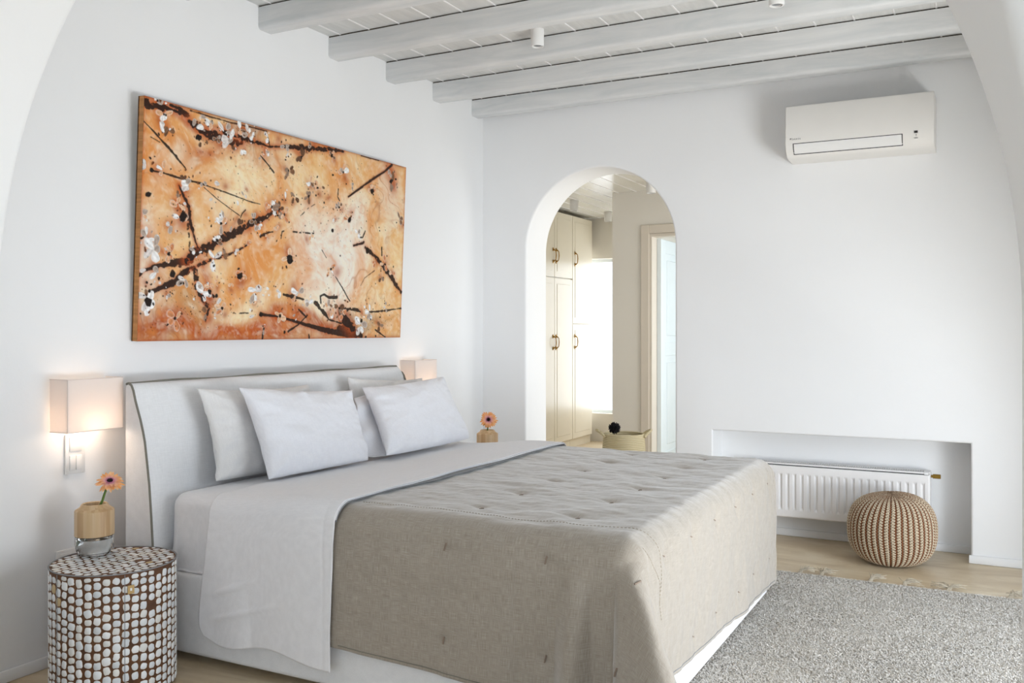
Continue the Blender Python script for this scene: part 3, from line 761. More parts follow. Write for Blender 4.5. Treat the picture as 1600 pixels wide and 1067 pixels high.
pillow('pillow', 'plump white pillow in front on the left half of the bed', (.56, -2.70, .652), (.59, -2.09, .656), (.37, -2.665, 1.012), (.39, -1.955, .955), .075, M['pillow'], 200)
pillow('pillow', 'white pillow on the right, leaning on the headboard behind the front one', (.395, -1.92, .650), (.395, -1.25, .650), (.275, -1.84, 1.01), (.275, -1.17, .975), .05, M['pillow_grey'], 300)
pillow('pillow', 'crisp white pillow in front on the right with its open case flap', (.64, -2.02, .672), (.65, -1.29, .674), (.39, -1.87, .965), (.405, -1.16, .985), .072, M['pillow'], 400, True)

# ------------------------------------------------------------ side tables with shell inlay
def chips(cells, place, seed):
    """cells: (cx, cy, w, h) in the unrolled surface; place(x,y,h)->3d"""
    r = np.random.default_rng(seed); V, F, C = [], [], []
    whites = [lin('#eef1f3'), lin('#e6e9ec'), lin('#f3f4f4'), lin('#dfe3e6'), lin('#e9e8e4')]
    for (cx, cy, w, h) in cells:
        nseg = 14; e = r.uniform(2.2, 5.0); sx = r.uniform(.80, .98); sy = r.uniform(.80, 1.02)
        u_ = r.random(); rot = r.normal(0, .12)
        c = whites[r.integers(0, 5)]*r.uniform(.92, 1.0)
        if u_ < .012: c = lin('#cbb48a')
        elif u_ < .022: continue
        ring = []
        for lv, (sc, hh) in enumerate([(1.0, 0.0), (.93, .0012), (.0, .0015)]):
            if sc == 0:
                V.append(place(cx, cy, hh)); C.append(c); continue
            for k in range(nseg):
                a = 2*PI*k/nseg; ca, sa = math.cos(a), math.sin(a)
                rr = (abs(ca)**e+abs(sa)**e)**(-1/e)
                if lv == 0 and k == 0: jt = r.normal(0, .045, nseg)
                rr *= 1+jt[k]
                x = ca*rr*w/2*sx*sc; y = sa*rr*h/2*sy*sc
                x, y = x*math.cos(rot)-y*math.sin(rot), x*math.sin(rot)+y*math.cos(rot)
                V.append(place(cx+x, cy+y, hh)); C.append(c*(.9 if lv == 0 else 1)*(np.array([.92, .72, .50]) if lv == 0 else 1))
        b_ = len(V)-2*nseg-1
        for k in range(nseg):
            k2 = (k+1) % nseg
            F.append((b_+k, b_+k2, b_+nseg+k2)); F.append((b_+k, b_+nseg+k2, b_+nseg+k)); F.append((b_+nseg+k, b_+nseg+k2, b_+2*nseg))
    return np.array(V), np.array(F), np.array(C)
ST_R, ST_H = .208, .435
def stool(label, loc, seed=5):
    t = thing('side_table', label, 'side table', loc, 0, 'round shell inlay side tables')
    lathe('body', [(0, .004), (ST_R-.006, .004), (ST_R-.002, .01), (ST_R-.002, ST_H-.006), (ST_R-.004, ST_H-.002), (0, ST_H-.002)], M['brown_core'], t, 90)
    nr, ncol = 14, 44; r = np.random.default_rng(seed); cells = []
    for j in range(ncol):
        off = r.uniform(-.004, .004)
        ph = 0; z = .008+off*.5
        while z < ST_H-.012:
            h = .029*r.uniform(.86, 1.14); h = min(h, ST_H-.006-z)
            if h > .012: cells.append((2*PI*(j+.5)/ncol*ST_R+r.normal(0, .0008), z+h/2, .0292*r.uniform(.86, 1.0), h*.93))
            z += h
    V, F, C = chips(cells, lambda x, y, h: ((ST_R-.002+h)*math.cos(x/ST_R), (ST_R-.002+h)*math.sin(x/ST_R), y), seed)
    link('side_inlay', fastmesh('side_inlay', V, F, C), M['shell'], t)
    cells = []; pw, phh = .026, .030
    for i in range(-9, 10):
        for j in range(-9, 10):
            x = i*pw+r.normal(0, .001); y = j*phh+r.normal(0, .0015)+(i % 2)*.01
            d = math.hypot(x, y)
            if d < ST_R-.016: cells.append((x, y, pw*.9, phh*.9))
            elif d < ST_R-.006: cells.append((x*(ST_R-.012)/d, y*(ST_R-.012)/d, .014, .014))
    V, F, C = chips(cells, lambda x, y, h: (x, y, ST_H-.002+h), seed+1)
    o = link('top_inlay', fastmesh('top_inlay', V, F, C), M['shell'], t)
    # thin edge band round the top, door slit and key plate
    lathe('edge_band', [(ST_R-.004, ST_H-.003), (ST_R+.0006, ST_H-.003), (ST_R+.0006, ST_H+.0002), (ST_R-.004, ST_H+.0002)], M['grey_trim'], t, 90, close=True)
    return t
s1_ = (.35, -3.25, 0)
t = stool('round side table in white shell mosaic, left of the bed under the lamp', s1_)
# cupboard door outline and brass key plate, facing the camera
cd = math.atan2(-5.443+3.25, 3.084-.35)
def on_side(a, z, h=.0): return ((ST_R+h)*math.cos(a), (ST_R+h)*math.sin(a), z)
def door_bits(t, a0):
    for a_ in (a0, a0-1.15): tubes('door_edge', [[on_side(a_, z, .0002) for z in np.linspace(.012, ST_H-.006, 20)]], .0012, M['grey_trim'], t, 5)
    kp = []
    am = a0+.09; 
    V, F = [], []
    for z in (.365, .393):
        for a in (am-.05, am+.05): V += [on_side(a, z, .0015), on_side(a, z, .0035)]
    F = [(0, 2, 6, 4), (1, 5, 7, 3), (0, 1, 3, 2), (4, 6, 7, 5), (0, 4, 5, 1), (2, 3, 7, 6)]
    kp = pyobj('key_plate', V, F, simple('tan_wood_plate', '#c4a36a', .6), t); kp['label'] = 'small square tan key plate'
    V = []
    for z in (.375, .384):
        for a in (am-.014, am+.014): V += [on_side(a, z, .003), on_side(a, z, .0042)]
    pyobj('keyhole', V, F, M['white_plastic'], kp)
door_bits(t, cd+.16)
s2_ = (.31, -.50, 0)
t2 = stool('round side table beyond the far side of the bed, hidden below its vase', s2_, 9)

# ------------------------------------------------------------ vases and gerberas
def vase(label, loc):
    t = thing('flower_vase', label, 'vase', loc, 0, 'bamboo and glass vases')
    pr = [(0, .0), (.044, .0), (.054, .004), (.062, .018), (.0655, .04), (.0655, .0685), (.062, .0690), (.0615, .04), (.058, .02), (.05, .009), (0, .007)]
    lathe('glass_body', pr, M['glass'], t, 56)
    lathe('water', [(0, .0085), (.0495, .0105), (.0572, .021), (.0606, .04), (.0606, .058), (.0600, .0585), (0, .058)], M['water'], t, 56)
    lathe('bamboo_collar', [(.0655, .070), (.0668, .071), (.0668, .158), (.0655, .161), (.049, .172), (.0455, .180), (.042, .183), (.038, .181), (.036, .172), (.036, .075), (.04, .070)], M['bamboo'], t, 64, close=True)
    return t
def gerbera(label, loc, head, tilt_dir, stem_pts, scale, seed):
    """loc = where the stem enters; head = offset of the flower; tilt_dir = face normal"""
    t = thing('gerbera', label, 'flower', loc, 0, 'peach gerbera stems')
    tubes('stem', [stem_pts], .0036*scale+.0006, M['stem'], t, 8)
    r = np.random.default_rng(seed); nrm = Vector(tilt_dir).normalized()
    q = nrm.to_track_quat('Z', 'Y').to_matrix()
    V, F, C = [], [], []
    def petal(a, L, w, lift, curl, cols, zoff):
        b_ = len(V); nl = 8; wd = [0.25, .6, .85, 1, 1, .9, .62, .12]
        for i in range(nl):
            f_ = i/(nl-1); rad_ = .007*scale+L*f_; zz = zoff+lift*f_-curl*f_*f_
            for sgn in (-1, -.33, .33, 1):
                xx = rad_; yy = sgn*w/2*wd[i]; zc = zz+.0016*(abs(sgn)-.5)+.0006*math.sin(f_*9+a*5)
                p = Vector((xx*math.cos(a)-yy*math.sin(a), xx*math.sin(a)+yy*math.cos(a), zc))
                V.append(q @ p+Vector(head)); c0, c1, c2 = cols
                C.append(c0*(1-f_)+c1*f_ if f_ < .5 else c1*(1-(f_-.5)*2)+c2*(f_-.5)*2)
        for i in range(nl-1):
            for j in range(3): F.append((b_+i*4+j, b_+(i+1)*4+j, b_+(i+1)*4+j+1, b_+i*4+j+1))
    pc = [lin('#fbc088'), lin('#f8b077'), lin('#fccb98'), lin('#f7ae60')]
    for k in range(24):
        petal(2*PI*k/24+r.normal(0, .05), .043*scale*r.uniform(.85, 1.08), .0125*scale, .008*scale*r.uniform(-.5, 1.4), .014*scale*r.uniform(.2, 1.3), (lin('#f0aea6'), pc[r.integers(0, 4)], pc[r.integers(0, 4)]), 0)
    for k in range(20):
        petal(2*PI*(k+.5)/20+r.normal(0, .06), .031*scale*r.uniform(.8, 1.1), .010*scale, .010*scale*r.uniform(.4, 1.6), .006*scale, (lin('#eab0b4'), lin('#f6b494'), pc[r.integers(0, 4)]), .002)
    me = fastmesh('petals', [tuple(v) for v in V], F, np.array(C)); o = link('petals', me, M['petal'], t)
    V, F = [], []
    for k in range(60):
        a = k*2.399; rr = .009*scale*math.sqrt(k/60)
        for (mat_i) in (0,):
            p = q @ Vector((rr*math.cos(a), rr*math.sin(a), .003))+Vector(head); p2 = q @ Vector((rr*1.15*math.cos(a), rr*1.15*math.sin(a), .008+.002*r.random()))+Vector(head)
            v, f = tube_geo([p, p2], [.0012, .0009], 5); bb = len(V); V += [tuple(x) for x in v]; F += [tuple(i+bb for i in ff) for ff in f]
    pyobj('flower_center', V, F, simple('dark_florets', '#2c1416', .8), t, 0)
    V, F = [], []
    for k in range(60):
        a = k*2.399; rr = scale*(.0095+.003*(k/60))
        p = q @ Vector((rr*math.cos(a), rr*math.sin(a), .003))+Vector(head); p2 = q @ Vector((rr*1.2*math.cos(a), rr*1.2*math.sin(a), .009))+Vector(head)
        v, f = tube_geo([p, p2], [.0014, .001], 5); bb = len(V); V += [tuple(x) for x in v]; F += [tuple(i+bb for i in ff) for ff in f]
    pyobj('inner_florets', V, F, simple('pink_florets', '#d78aa6', .8), t, 0)
    lathe_o = tubes('calyx', [[Vector(head)-nrm*.014*scale, Vector(head)-nrm*.007*scale, Vector(head)-nrm*.0005]], [[.004*scale, .0085*scale, .013*scale]], M['stem'], t, 12)
    return t
v1 = (.212, -3.222, ST_H)
vase('bamboo collared glass vase half full of water on the left mosaic table', v1)
# camera right / forward directions in the plan, to orient flowers as seen
cr = Vector((math.cos(math.radians(27.72)), math.sin(math.radians(27.72)), 0)); cf = Vector((-cr.y, cr.x, 0))
def P_(r_, f_, z): return cr*r_+cf*f_+Vector((0, 0, z))
hd = P_(.060, -.01, .262)
stem = [P_(-.063+.01, .0, .018), P_(-.035, 0, .06), P_(-.008, .0, .11), P_(.018, 0, .17), P_(.032, -.002, .205), P_(.043, -.003, .235), hd-Vector((.004, 0, .012))]
stem = [P_(-.046, -.01, .03), P_(-.03, 0, .07), P_(-.006, .0, .12), P_(.016, 0, .165), P_(.030, -.002, .195), P_(.040, -.003, .225), P_(.052, -.006, .252)]
gerbera('peach gerbera leaning right out of the vase left of the bed', v1, tuple(hd), tuple(cr*.22-cf*.50+Vector((0, 0, .80))), [tuple(p) for p in stem], 1.0, 3)
v2 = (.30, -.475, ST_H)
vase('bamboo collared glass vase beyond the far side of the bed', v2)
hd = P_(.008, -.02, .248)
gerbera('peach gerbera facing the room in the vase beyond the bed', v2, tuple(hd), tuple(-cf*.95+Vector((0, 0, .22))-cr*.05), [tuple(P_(-.02, 0, .03)), tuple(P_(-.012, 0, .10)), tuple(P_(0, 0, .18)), tuple(P_(.006, 0, .215)), tuple(P_(.008, -.008, .243))], 1.12, 8)

# ------------------------------------------------------------ wall lamps
def wall_lamp(label, y0, y1):
    yc = (y0+y1)/2; loc = (0, yc, .97); t = thing('wall_lamp', label, 'wall lamp', loc, 0, 'rectangular bedside wall lamps')
    z0, z1, x1 = .868, 1.062, .112
    w = y1-y0; bm = bmesh.new(); th = .0022
    # open-topped shade: front and two ends, standing a little off the wall, open above and below
    addbox(bm, x1-th, x1, y0, y1, z0, z1); addbox(bm, .012, x1-th, y0, y0+th, z0, z1); addbox(bm, .012, x1-th, y1-th, y1, z0, z1)
    bmobj('lamp_shade', bm, M['shade'], t, None, loc)
    e = .0018; paths = []
    for z in (z0, z1): paths.append([(.012, y0, z), (x1-.002, y0, z), (x1, y0+.002, z), (x1, y1-.002, z), (x1-.002, y1, z), (.012, y1, z)])
    mb_ = simple('shade_binding', '#e4dad2', .8)
    for q_ in paths: tubes('shade_rim', [q_], e, mb_, t, 6, loc)
    bm = bmesh.new(); addbox(bm, 0.001, .014, yc-.035, yc+.035, .93, 1.0, .003, 2); bmobj('wall_mount', bm, M['white_plastic'], t, 40, loc)
    tubes('lamp_arm', [[(.012, yc, .965), (.05, yc, .965), (.056, yc, .958), (.056, yc, .945)], [(.03, y0+.003, .968), (.03, y1-.003, .968)]], .0035, M['white_plastic'], t, 8, loc)
    lathe('bulb', [(0, -.03), (.012, -.027), (.019, -.015), (.02, -.003), (.014, .012), (.009, .024), (0, .026)], M['bulb'], t, 20, (.056-loc[0], yc-loc[1], .925-loc[2]))
    L = bpy.data.lights.new('bulb_light', 'POINT'); L.energy = .85; L.color = (1, .76, .56); L.shadow_soft_size = .045
    lo = bpy.data.objects.new('bulb_light', L); COL.objects.link(lo); lo.parent = t; lo.location = (.050, 0, -.075)
    return t
wall_lamp('lit rectangular white lampshade on the wall left of the headboard', -3.257, -3.017)
wall_lamp('lit rectangular white lampshade on the wall right of the headboard, behind pillows', -1.0, -.765)
# switch panel under the left lamp, socket low behind the side table
loc = (0, -3.148, .775); t = thing('switch_panel', 'tall white two-gang light switch panel below the left wall lamp', 'light switch', loc)
bm = bmesh.new(); addbox(bm, 0, .009, -3.19, -3.106, .70, .85, .003, 2); bmobj('frame', bm, M['white_plastic'], t, 40, loc)
bm = bmesh.new(); addbox(bm, .006, .013, -3.174, -3.122, .785, .84, .002, 2); bmobj('rocker', bm, M['white_plastic'], t, 40, loc)
for (a, b_) in [(-3.174, -3.1495), (-3.1465, -3.122)]:
    bm = bmesh.new(); addbox(bm, .006, .013, a, b_, .714, .769, .002, 2); bmobj('rocker', bm, M['white_plastic'], t, 40, loc)
loc = (0, -3.17, .38); t = thing('wall_socket', 'white wall socket plate low on the wall behind the left side table', 'socket', loc)
bm = bmesh.new(); addbox(bm, 0, .010, -3.228, -3.11, .34, .42, .003, 2); bmobj('frame', bm, M['white_plastic'], t, 40, loc)
bm = bmesh.new(); addbox(bm, .007, .012, -3.215, -3.165, .352, .408, .002, 2); bmobj('socket_face', bm, M['white_plastic'], t, 40, loc)

# ------------------------------------------------------------ ceiling spots
def spot(label, x, y, z, h=.088, r=.034, grp='white cylinder ceiling spotlights'):
    t = thing('ceiling_spotlight', label, 'spotlight', (x, y, z), 0, grp)
    lathe('housing', [(0, 0), (r, 0), (r, -h+.003), (r-.002, -h), (r-.007, -h), (r-.009, -h+.012), (0, -h+.012)], M['white_plastic'], t, 36)
    lathe('lens', [(0, -h+.011), (r-.012, -h+.011), (r-.012, -h+.007), (0, -h+.006)], M['grey_trim'], t, 24)
    return t
spot('white cylinder spotlight on the bedroom ceiling between the beams, left one', 1.02, -1.235, CZ)
spot('white cylinder spotlight at the top edge of the photo, right of the other', 2.23, -1.27, CZ)

# ------------------------------------------------------------ air conditioner
loc = (2.438, -.11, 2.34); t = thing('air_conditioner', 'white split air conditioner high on the wall right of the arch', 'air conditioner', loc)
ax0, ax1 = 2.062, 2.818
prof = [(0, 2.49), (-.195, 2.49), (-.208, 2.486), (-.213, 2.475), (-.222, 2.33), (-.222, 2.285), (-.216, 2.255), (-.20, 2.228), (-.178, 2.21), (-.15, 2.202), (0, 2.198)]
bm = bmesh.new(); A = [bm.verts.new((ax0, p[0], p[1])) for p in prof]; B = [bm.verts.new((ax1, p[0], p[1])) for p in prof]
for k in range(len(prof)):
    k2 = (k+1) % len(prof); bm.faces.new([A[k], A[k2], B[k2], B[k]])
bm.faces.new(A[::-1]); bm.faces.new(B)
o = bmobj('housing', bm, M['ac_plastic'], t, 30, loc); md = o.modifiers.new('b', 'BEVEL'); md.width = .004; md.segments = 2; md.limit_method = 'ANGLE'; md.angle_limit = math.radians(60)
# louvre recess outline (dark) and flap
def acx(f_): return ax0+f_*(ax1-ax0)
def prof_at(z):   # outer y at height z
    for k in range(3, len(prof)-2):
        (ya_, za), (yb_, zb) = prof[k], prof[k+1]
        if zb <= z <= za: return ya_+(yb_-ya_)*(za-z)/(za-zb)
    return -.222
bm = bmesh.new()
def ac_strip(bm, xa, xb, za, zb, lift, n_=8):
    vs = []
    for k in range(n_+1):
        z = za+(zb-za)*k/n_; y = prof_at(z)-lift; vs.append((bm.verts.new((xa, y, z)), bm.verts.new((xb, y, z))))
    vb = []
    for k in range(n_+1):
        z = za+(zb-za)*k/n_; y = prof_at(z)+.004; vb.append((bm.verts.new((xa, y, z)), bm.verts.new((xb, y, z))))
    for k in range(n_):
        bm.faces.new([vs[k][0], vs[k][1], vs[k+1][1], vs[k+1][0]]); bm.faces.new([vb[k][0], vb[k+1][0], vb[k+1][1], vb[k][1]])
        bm.faces.new([vs[k][0], vs[k+1][0], vb[k+1][0], vb[k][0]]); bm.faces.new([vs[k][1], vb[k][1], vb[k+1][1], vs[k+1][1]])
    bm.faces.new([vs[0][0], vb[0][0], vb[0][1], vs[0][1]]); bm.faces.new([vs[-1][0], vs[-1][1], vb[-1][1], vb[-1][0]])
ac_strip(bm, acx(.055), acx(.80), 2.277, 2.219, .0006); bmobj('louvre_slot', bm, M['dark'], t, 30, loc)
bm = bmesh.new(); ac_strip(bm, acx(.062), acx(.794), 2.273, 2.2225, .0022); bmobj('louvre_flap', bm, M['white_plastic'], t, 30, loc)
bm = bmesh.new(); addbox(bm, acx(.875), acx(.897), -.2245, -.221, 2.274, 2.286); bmobj('display_window', bm, M['dark'], t, None, loc)
bm = bmesh.new(); addbox(bm, acx(.886), acx(.889), -.223, -.219, 2.261, 2.268); addbox(bm, acx(.876), acx(.898), -.2205, -.215, 2.2475, 2.2495); bmobj('panel_marks', bm, M['grey_print'], t, None, loc)
cu = bpy.data.curves.new('logo', 'FONT'); cu.body = 'DAIKIN'; cu.size = .0135; cu.extrude = .0004; cu.space_character = 1.1
to = bpy.data.objects.new('logo_tmp', cu); COL.objects.link(to); bpy.context.view_layer.update()
dg = bpy.context.evaluated_depsgraph_get(); me = bpy.data.meshes.new_from_object(to.evaluated_get(dg)); bpy.data.objects.remove(to)
for v in me.vertices: v.co = Vector((v.co.x+acx(.047)-loc[0], -.2225-v.co.z-loc[1], v.co.y+2.296-loc[2]))
me.materials.clear(); lg = link('lettering', me, M['grey_print'], t); lg['label'] = 'small grey maker lettering'
bm = bmesh.new(); vs = [bm.verts.new((acx(.036)+dx_-loc[0], -.2229-loc[1], 2.296+dz_-loc[2])) for dx_, dz_ in [(0, 0), (0, .0105), (.0075, .0105)]]
bm.faces.new(vs); r_ = bmesh.ops.extrude_face_region(bm, geom=list(bm.faces)); bmesh.ops.translate(bm, verts=[g for g in r_['geom'] if isinstance(g, bmesh.types.BMVert)], vec=(0, .0012, 0))
bmobj('logo_triangle', bm, M['dark'], t, None)

# ------------------------------------------------------------ radiator
loc = (2.3, .12, .14); t = thing('radiator', 'white panel radiator in the low wall niche behind the pouf', 'radiator', loc)
rx0, rx1, rz0, rz1, ry = 1.78, 2.782, .138, .452, .075
nx, nzv = 481, 90; xs = np.linspace(rx0, rx1, nx); zs = np.linspace(rz0, rz1-.012, nzv)
X, Z = np.meshgrid(xs, zs, indexing='ij'); pitch = (rx1-rx0-.03)/24
ph = ((X-rx0-.015)/pitch) % 1; valid = (X > rx0+.015) & (X < rx1-.015)
hx = np.clip((.24-np.abs(ph-.5))/.10, 0, 1); hz = np.clip((Z-rz0-.042)/.014, 0, 1)*np.clip((rz1-.055-Z)/.014, 0, 1)
d = .009*np.minimum(hx, hz)*valid; d = d*d*(3-2*d/.009*1)/.009 if False else d
edge = np.clip((.008-np.minimum(np.minimum(X-rx0, rx1-X), Z-rz0))/.008, 0, 1)**2*.006
V = np.stack([X, ry-.0+d*1.0-0.0+edge, Z], -1)
bmv = V.reshape(-1, 3)-np.array(loc); me = fastmesh('front_panel', bmv, gridfaces(nx, nzv)); o = link('front_panel', me, M['enamel'], t)
md = o.modifiers.new('thickness', 'SOLIDIFY'); md.thickness = .002; md.offset = 1
bm = bmesh.new(); addbox(bm, rx0+.006, rx1-.006, ry+.014, ry+.10, rz0+.01, rz1-.012); bmobj('core', bm, M['enamel'], t, None, loc)
for (a, b_) in [(rx0+.002, rx0+.008), (rx1-.008, rx1+.002)]:
    bm = bmesh.new(); addbox(bm, a, b_, ry+.004, ry+.108, rz0, rz1, .002, 2); bmobj('side_cover', bm, M['enamel'], t, 40, loc)
bm = bmesh.new()
addbox(bm, rx0+.004, rx1-.03, ry+.006, ry+.022, rz1-.006, rz1+.002); addbox(bm, rx0+.004, rx1-.03, ry+.092, ry+.108, rz1-.006, rz1+.002)
addbox(bm, rx1-.03, rx1+.001, ry+.004, ry+.108, rz1-.012, rz1+.004, .003, 2); addbox(bm, rx0, rx0+.03, ry+.004, ry+.108, rz1-.012, rz1+.004, .003, 2)
x = rx0+.03
while x < rx1-.03:
    addbox(bm, x, x+.0045, ry+.022, ry+.092, rz1-.004, rz1+.001); x += .0125
addbox(bm, rx0+.004, rx1-.03, ry+.053, ry+.060, rz1-.004, rz1+.001)
bmobj('top_grille', bm, M['enamel'], t, None, loc)
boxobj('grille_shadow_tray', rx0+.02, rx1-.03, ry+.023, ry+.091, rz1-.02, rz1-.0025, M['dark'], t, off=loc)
V, F = tube_geo([(rx1+.003, ry+.05, .43), (rx1+.012, ry+.05, .43), (rx1+.0125, ry+.05, .43), (rx1+.05, ry+.05, .43), (rx1+.052, ry+.05, .43)], [.008, .008, .0125, .0125, .011], 12)
pyobj('valve', V, F, M['valve'], t, 30, loc)
for x in (1.95, 2.62):
    bm = bmesh.new(); addbox(bm, x-.015, x+.015, ry+.1, .2155, .2, .4); bmobj('bracket', bm, M['enamel'], t, None, loc)

# ------------------------------------------------------------ knitted pouf
pc_ = (2.610, -.180, 0)
NA, NZ_ = 46*18, 460
u = np.linspace(0, 2*PI, NA, endpoint=False)
R0, H0 = .219, .362
w = np.linspace(-PI/2, PI/2, NZ_)
prof_r = np.sign(np.cos(w))*np.abs(np.cos(w))**.62; prof_z = np.sign(np.sin(w))*np.abs(np.sin(w))**.86
rr = R0*prof_r; zz = H0/2*(1+prof_z); zz = np.where(prof_z < 0, H0/2*(1+prof_z*1.0), zz)
arcl = np.r_[0, np.cumsum(np.hypot(np.diff(rr), np.diff(zz)))]
nr_ = np.gradient(zz, arcl+1e-9*np.arange(len(arcl))); nz_ = -np.gradient(rr, arcl+1e-9*np.arange(len(arcl)))
A, Wd = np.meshgrid(u, np.arange(NZ_), indexing='xy'); arcA = arcl[Wd]; RR = rr[Wd]
rib = (A/(2*PI)*46+.10*np.sin(arcA*22)+.09*np.sin(2*PI*arcA/.0145)) ; f = rib % 1; ridx = np.floor(rib)
pitch = .0145
row = arcA/pitch+.5*(ridx % 2)
fr = row % 1
# cream pair of slanted stitches (V) + rust strand
side = (f-.40)/.37                     # -1..1 across the cream column
V_ = np.abs(side); frs = (row+.55*V_) % 1
cream_h = np.clip(1-V_**4, 0, 1)*(.08+.92*np.sin(PI*frs)**.7)*(.72+.28*np.clip(V_*5, 0, 1))
g2 = ((f-.885)/.13); rusth = np.clip(1-g2**2, 0, 1)*(.30+.75*np.sin(PI*((row*1.0+.5*g2) % 1)))
hgt = np.maximum(cream_h*1.0, rusth*.8); groove = np.clip(RR/.05, 0, 1)
isr = (rusth*.8 > cream_h)
rn = np.random.default_rng(5)
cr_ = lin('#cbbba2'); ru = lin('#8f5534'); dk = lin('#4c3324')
jit = 1+.18*(rn.random((NZ_//3+2, NA//5+2))[np.arange(NZ_)[:, None]//3, np.arange(NA)[None, :]//5]-.5)
base = np.where(isr[..., None], ru, cr_)*jit[..., None]
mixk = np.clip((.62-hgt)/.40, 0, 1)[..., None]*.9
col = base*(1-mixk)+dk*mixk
# top: smaller mixed stitches
tn = np.clip((zz[Wd]-.335)/.02, 0, 1)[..., None]*.75
rnd = rn.random((NZ_, NA//3+1))[np.arange(NZ_)[:, None], np.arange(NA)[None, :]//3]
mixc = np.where(rnd[..., None] > .55, cr_, np.where(rnd[..., None] > .2, ru, dk)); col = col*(1-tn)+mixc*tn
dd = .0075*hgt*groove
V = np.stack([(RR+dd*nr_[Wd])*np.cos(A), (RR+dd*nr_[Wd])*np.sin(A), np.maximum(.001, zz[Wd]+dd*nz_[Wd])], -1)
# slight sag
V[..., 2] *= 1+.015*np.sin(A+1)
fc = gridfaces(NZ_, NA, 0, True)
me = fastmesh('knitted_pouf', V.reshape(-1, 3), fc[:, ::-1], col.reshape(-1, 3)); o = link('knitted_pouf', me, M['knit']); o.location = pc_
tag(o, 'round knitted pouf striped cream and rust, on the floor before the radiator', 'pouf')

# ------------------------------------------------------------ painting
def hom(src, dst):
    A_ = []
    for (x, y), (u_, v_) in zip(src, dst):
        A_.append([x, y, 1, 0, 0, 0, -u_*x, -u_*y]); A_.append([0, 0, 0, x, y, 1, -v_*x, -v_*y])
    b_ = np.array(dst).reshape(-1); h = np.linalg.solve(np.array(A_, float), b_); return np.r_[h, 1].reshape(3, 3)
PW, PH = 1.845, .985
Hm = hom([(90, 47), (1118, 325), (1105, 996), (60, 1013)], [(0, 0), (PW, 0), (PW, PH), (0, PH)])
def cv(x, y):
    q = Hm @ np.array([x, y, 1.0]); return q[0]/q[2], q[1]/q[2]     # canvas metres from the top-left corner
GW, GH = 700, 374
gx, gy = np.meshgrid(np.linspace(0, PW, GW), np.linspace(0, PH, GH), indexing='ij')
col = np.zeros((GW, GH, 3)); hgt = np.zeros((GW, GH))
cream, pale, orange, rust, deep, black = lin('#f4dfb4'), lin('#f0ebe0'), lin('#e08e44'), lin('#b8501a'), lin('#9a4312'), lin('#1f130d')
wx = gx+.05*nz(gx*5, gy*5, 301, 7, 1.4); wy = gy+.05*nz(gx*5, gy*5, 302, 7, 1.4)
col[:] = lin('#efc88e')
def blend(c, a): 
    global col
    a = np.clip(a, 0, 1)[..., None]; col = col*(1-a)+c*a
def blob(px, py, rx, ry, c, a=1, p=1.5, ang=0):
    x, y = cv(px, py); dx, dy = wx-x, wy-y; ca, sa = math.cos(ang), math.sin(ang)
    u_, v_ = (dx*ca+dy*sa)/rx, (-dx*sa+dy*ca)/ry; blend(c, a*np.exp(-(u_*u_+v_*v_)**p))
cloud = nz(wx*6, wy*6, 303, 9, 1.2)
blend(orange, .55*np.clip(cloud*.9+.25, 0, 1)); blend(cream, .6*np.clip(-cloud*.9+.1, 0, 1))
for a in [(870, 700, .20, .30, pale, .95), (760, 600, .17, .2, pale, .8), (930, 560, .12, .2, pale, .7), (1050, 430, .1, .16, pale, .5), (440, 350, .22, .15, cream, .9), (620, 330, .14, .12, cream, .8), (400, 470, .12, .12, cream, .7), (760, 760, .13, .16, pale, .7),
          (150, 330, .18, .12, orange, .8), (200, 230, .22, .10, orange, .7), (330, 420, .06, .2, orange, .5), (560, 650, .16, .14, orange, .85), (480, 760, .14, .1, orange, .6), (720, 700, .06, .16, orange, .6), (1000, 600, .05, .2, orange, .6), (930, 760, .05, .2, orange, .6), (1000, 380, .10, .10, orange, .5), (860, 330, .08, .06, orange, .5), (630, 380, .03, .12, orange, .7), (120, 480, .14, .2, orange, .35),
          (100, 620, .06, .15, pale, .7), (110, 850, .1, .14, pale, .55), (500, 880, .2, .06, cream, .85), (420, 920, .14, .05, cream, .8), (1000, 870, .2, .08, cream, .5), (560, 280, .16, .05, rust, .5), (330, 250, .14, .05, rust, .5), (430, 830, .06, .05, orange, .5)]:
    blob(*a)
for a in [(300, 960, .55, .045, rust, .95), (560, 975, .35, .05, rust, .9), (130, 960, .14, .09, deep, .7), (200, 930, .12, .06, rust, .7), (290, 870, .12, .09, lin('#b98352'), .75), (220, 810, .12, .05, lin('#b98352'), .5), (620, 930, .14, .05, rust, .6), (780, 930, .22, .045, deep, .9, 1.5, .12), (700, 900, .16, .03, rust, .85, 1.5, .1), (900, 930, .1, .06, lin('#5a2a12'), .85), (940, 970, .1, .035, lin('#3a1a0c'), .9), (330, 730, .035, .08, rust, .8), (345, 810, .04, .04, deep, .8), (620, 905, .05, .03, rust, .8),
          (200, 100, .2, .03, rust, .6), (400, 160, .3, .02, rust, .6, 1.5, .0), (470, 200, .18, .04, lin('#8a5a34'), .6), (540, 190, .08, .03, lin('#9b8473'), .6), (250, 440, .05, .12, rust, .45), (230, 520, .04, .08, rust, .4), (1060, 380, .03, .07, rust, .6), (1000, 940, .12, .05, lin('#a5835c'), .6), (660, 680, .03, .03, rust, .5), (460, 750, .03, .03, rust, .5), (105, 855, .05, .05, lin('#d8bc92'), .5), (1055, 640, .03, .2, lin('#e8d8bc'), .5)]:
    blob(*a)
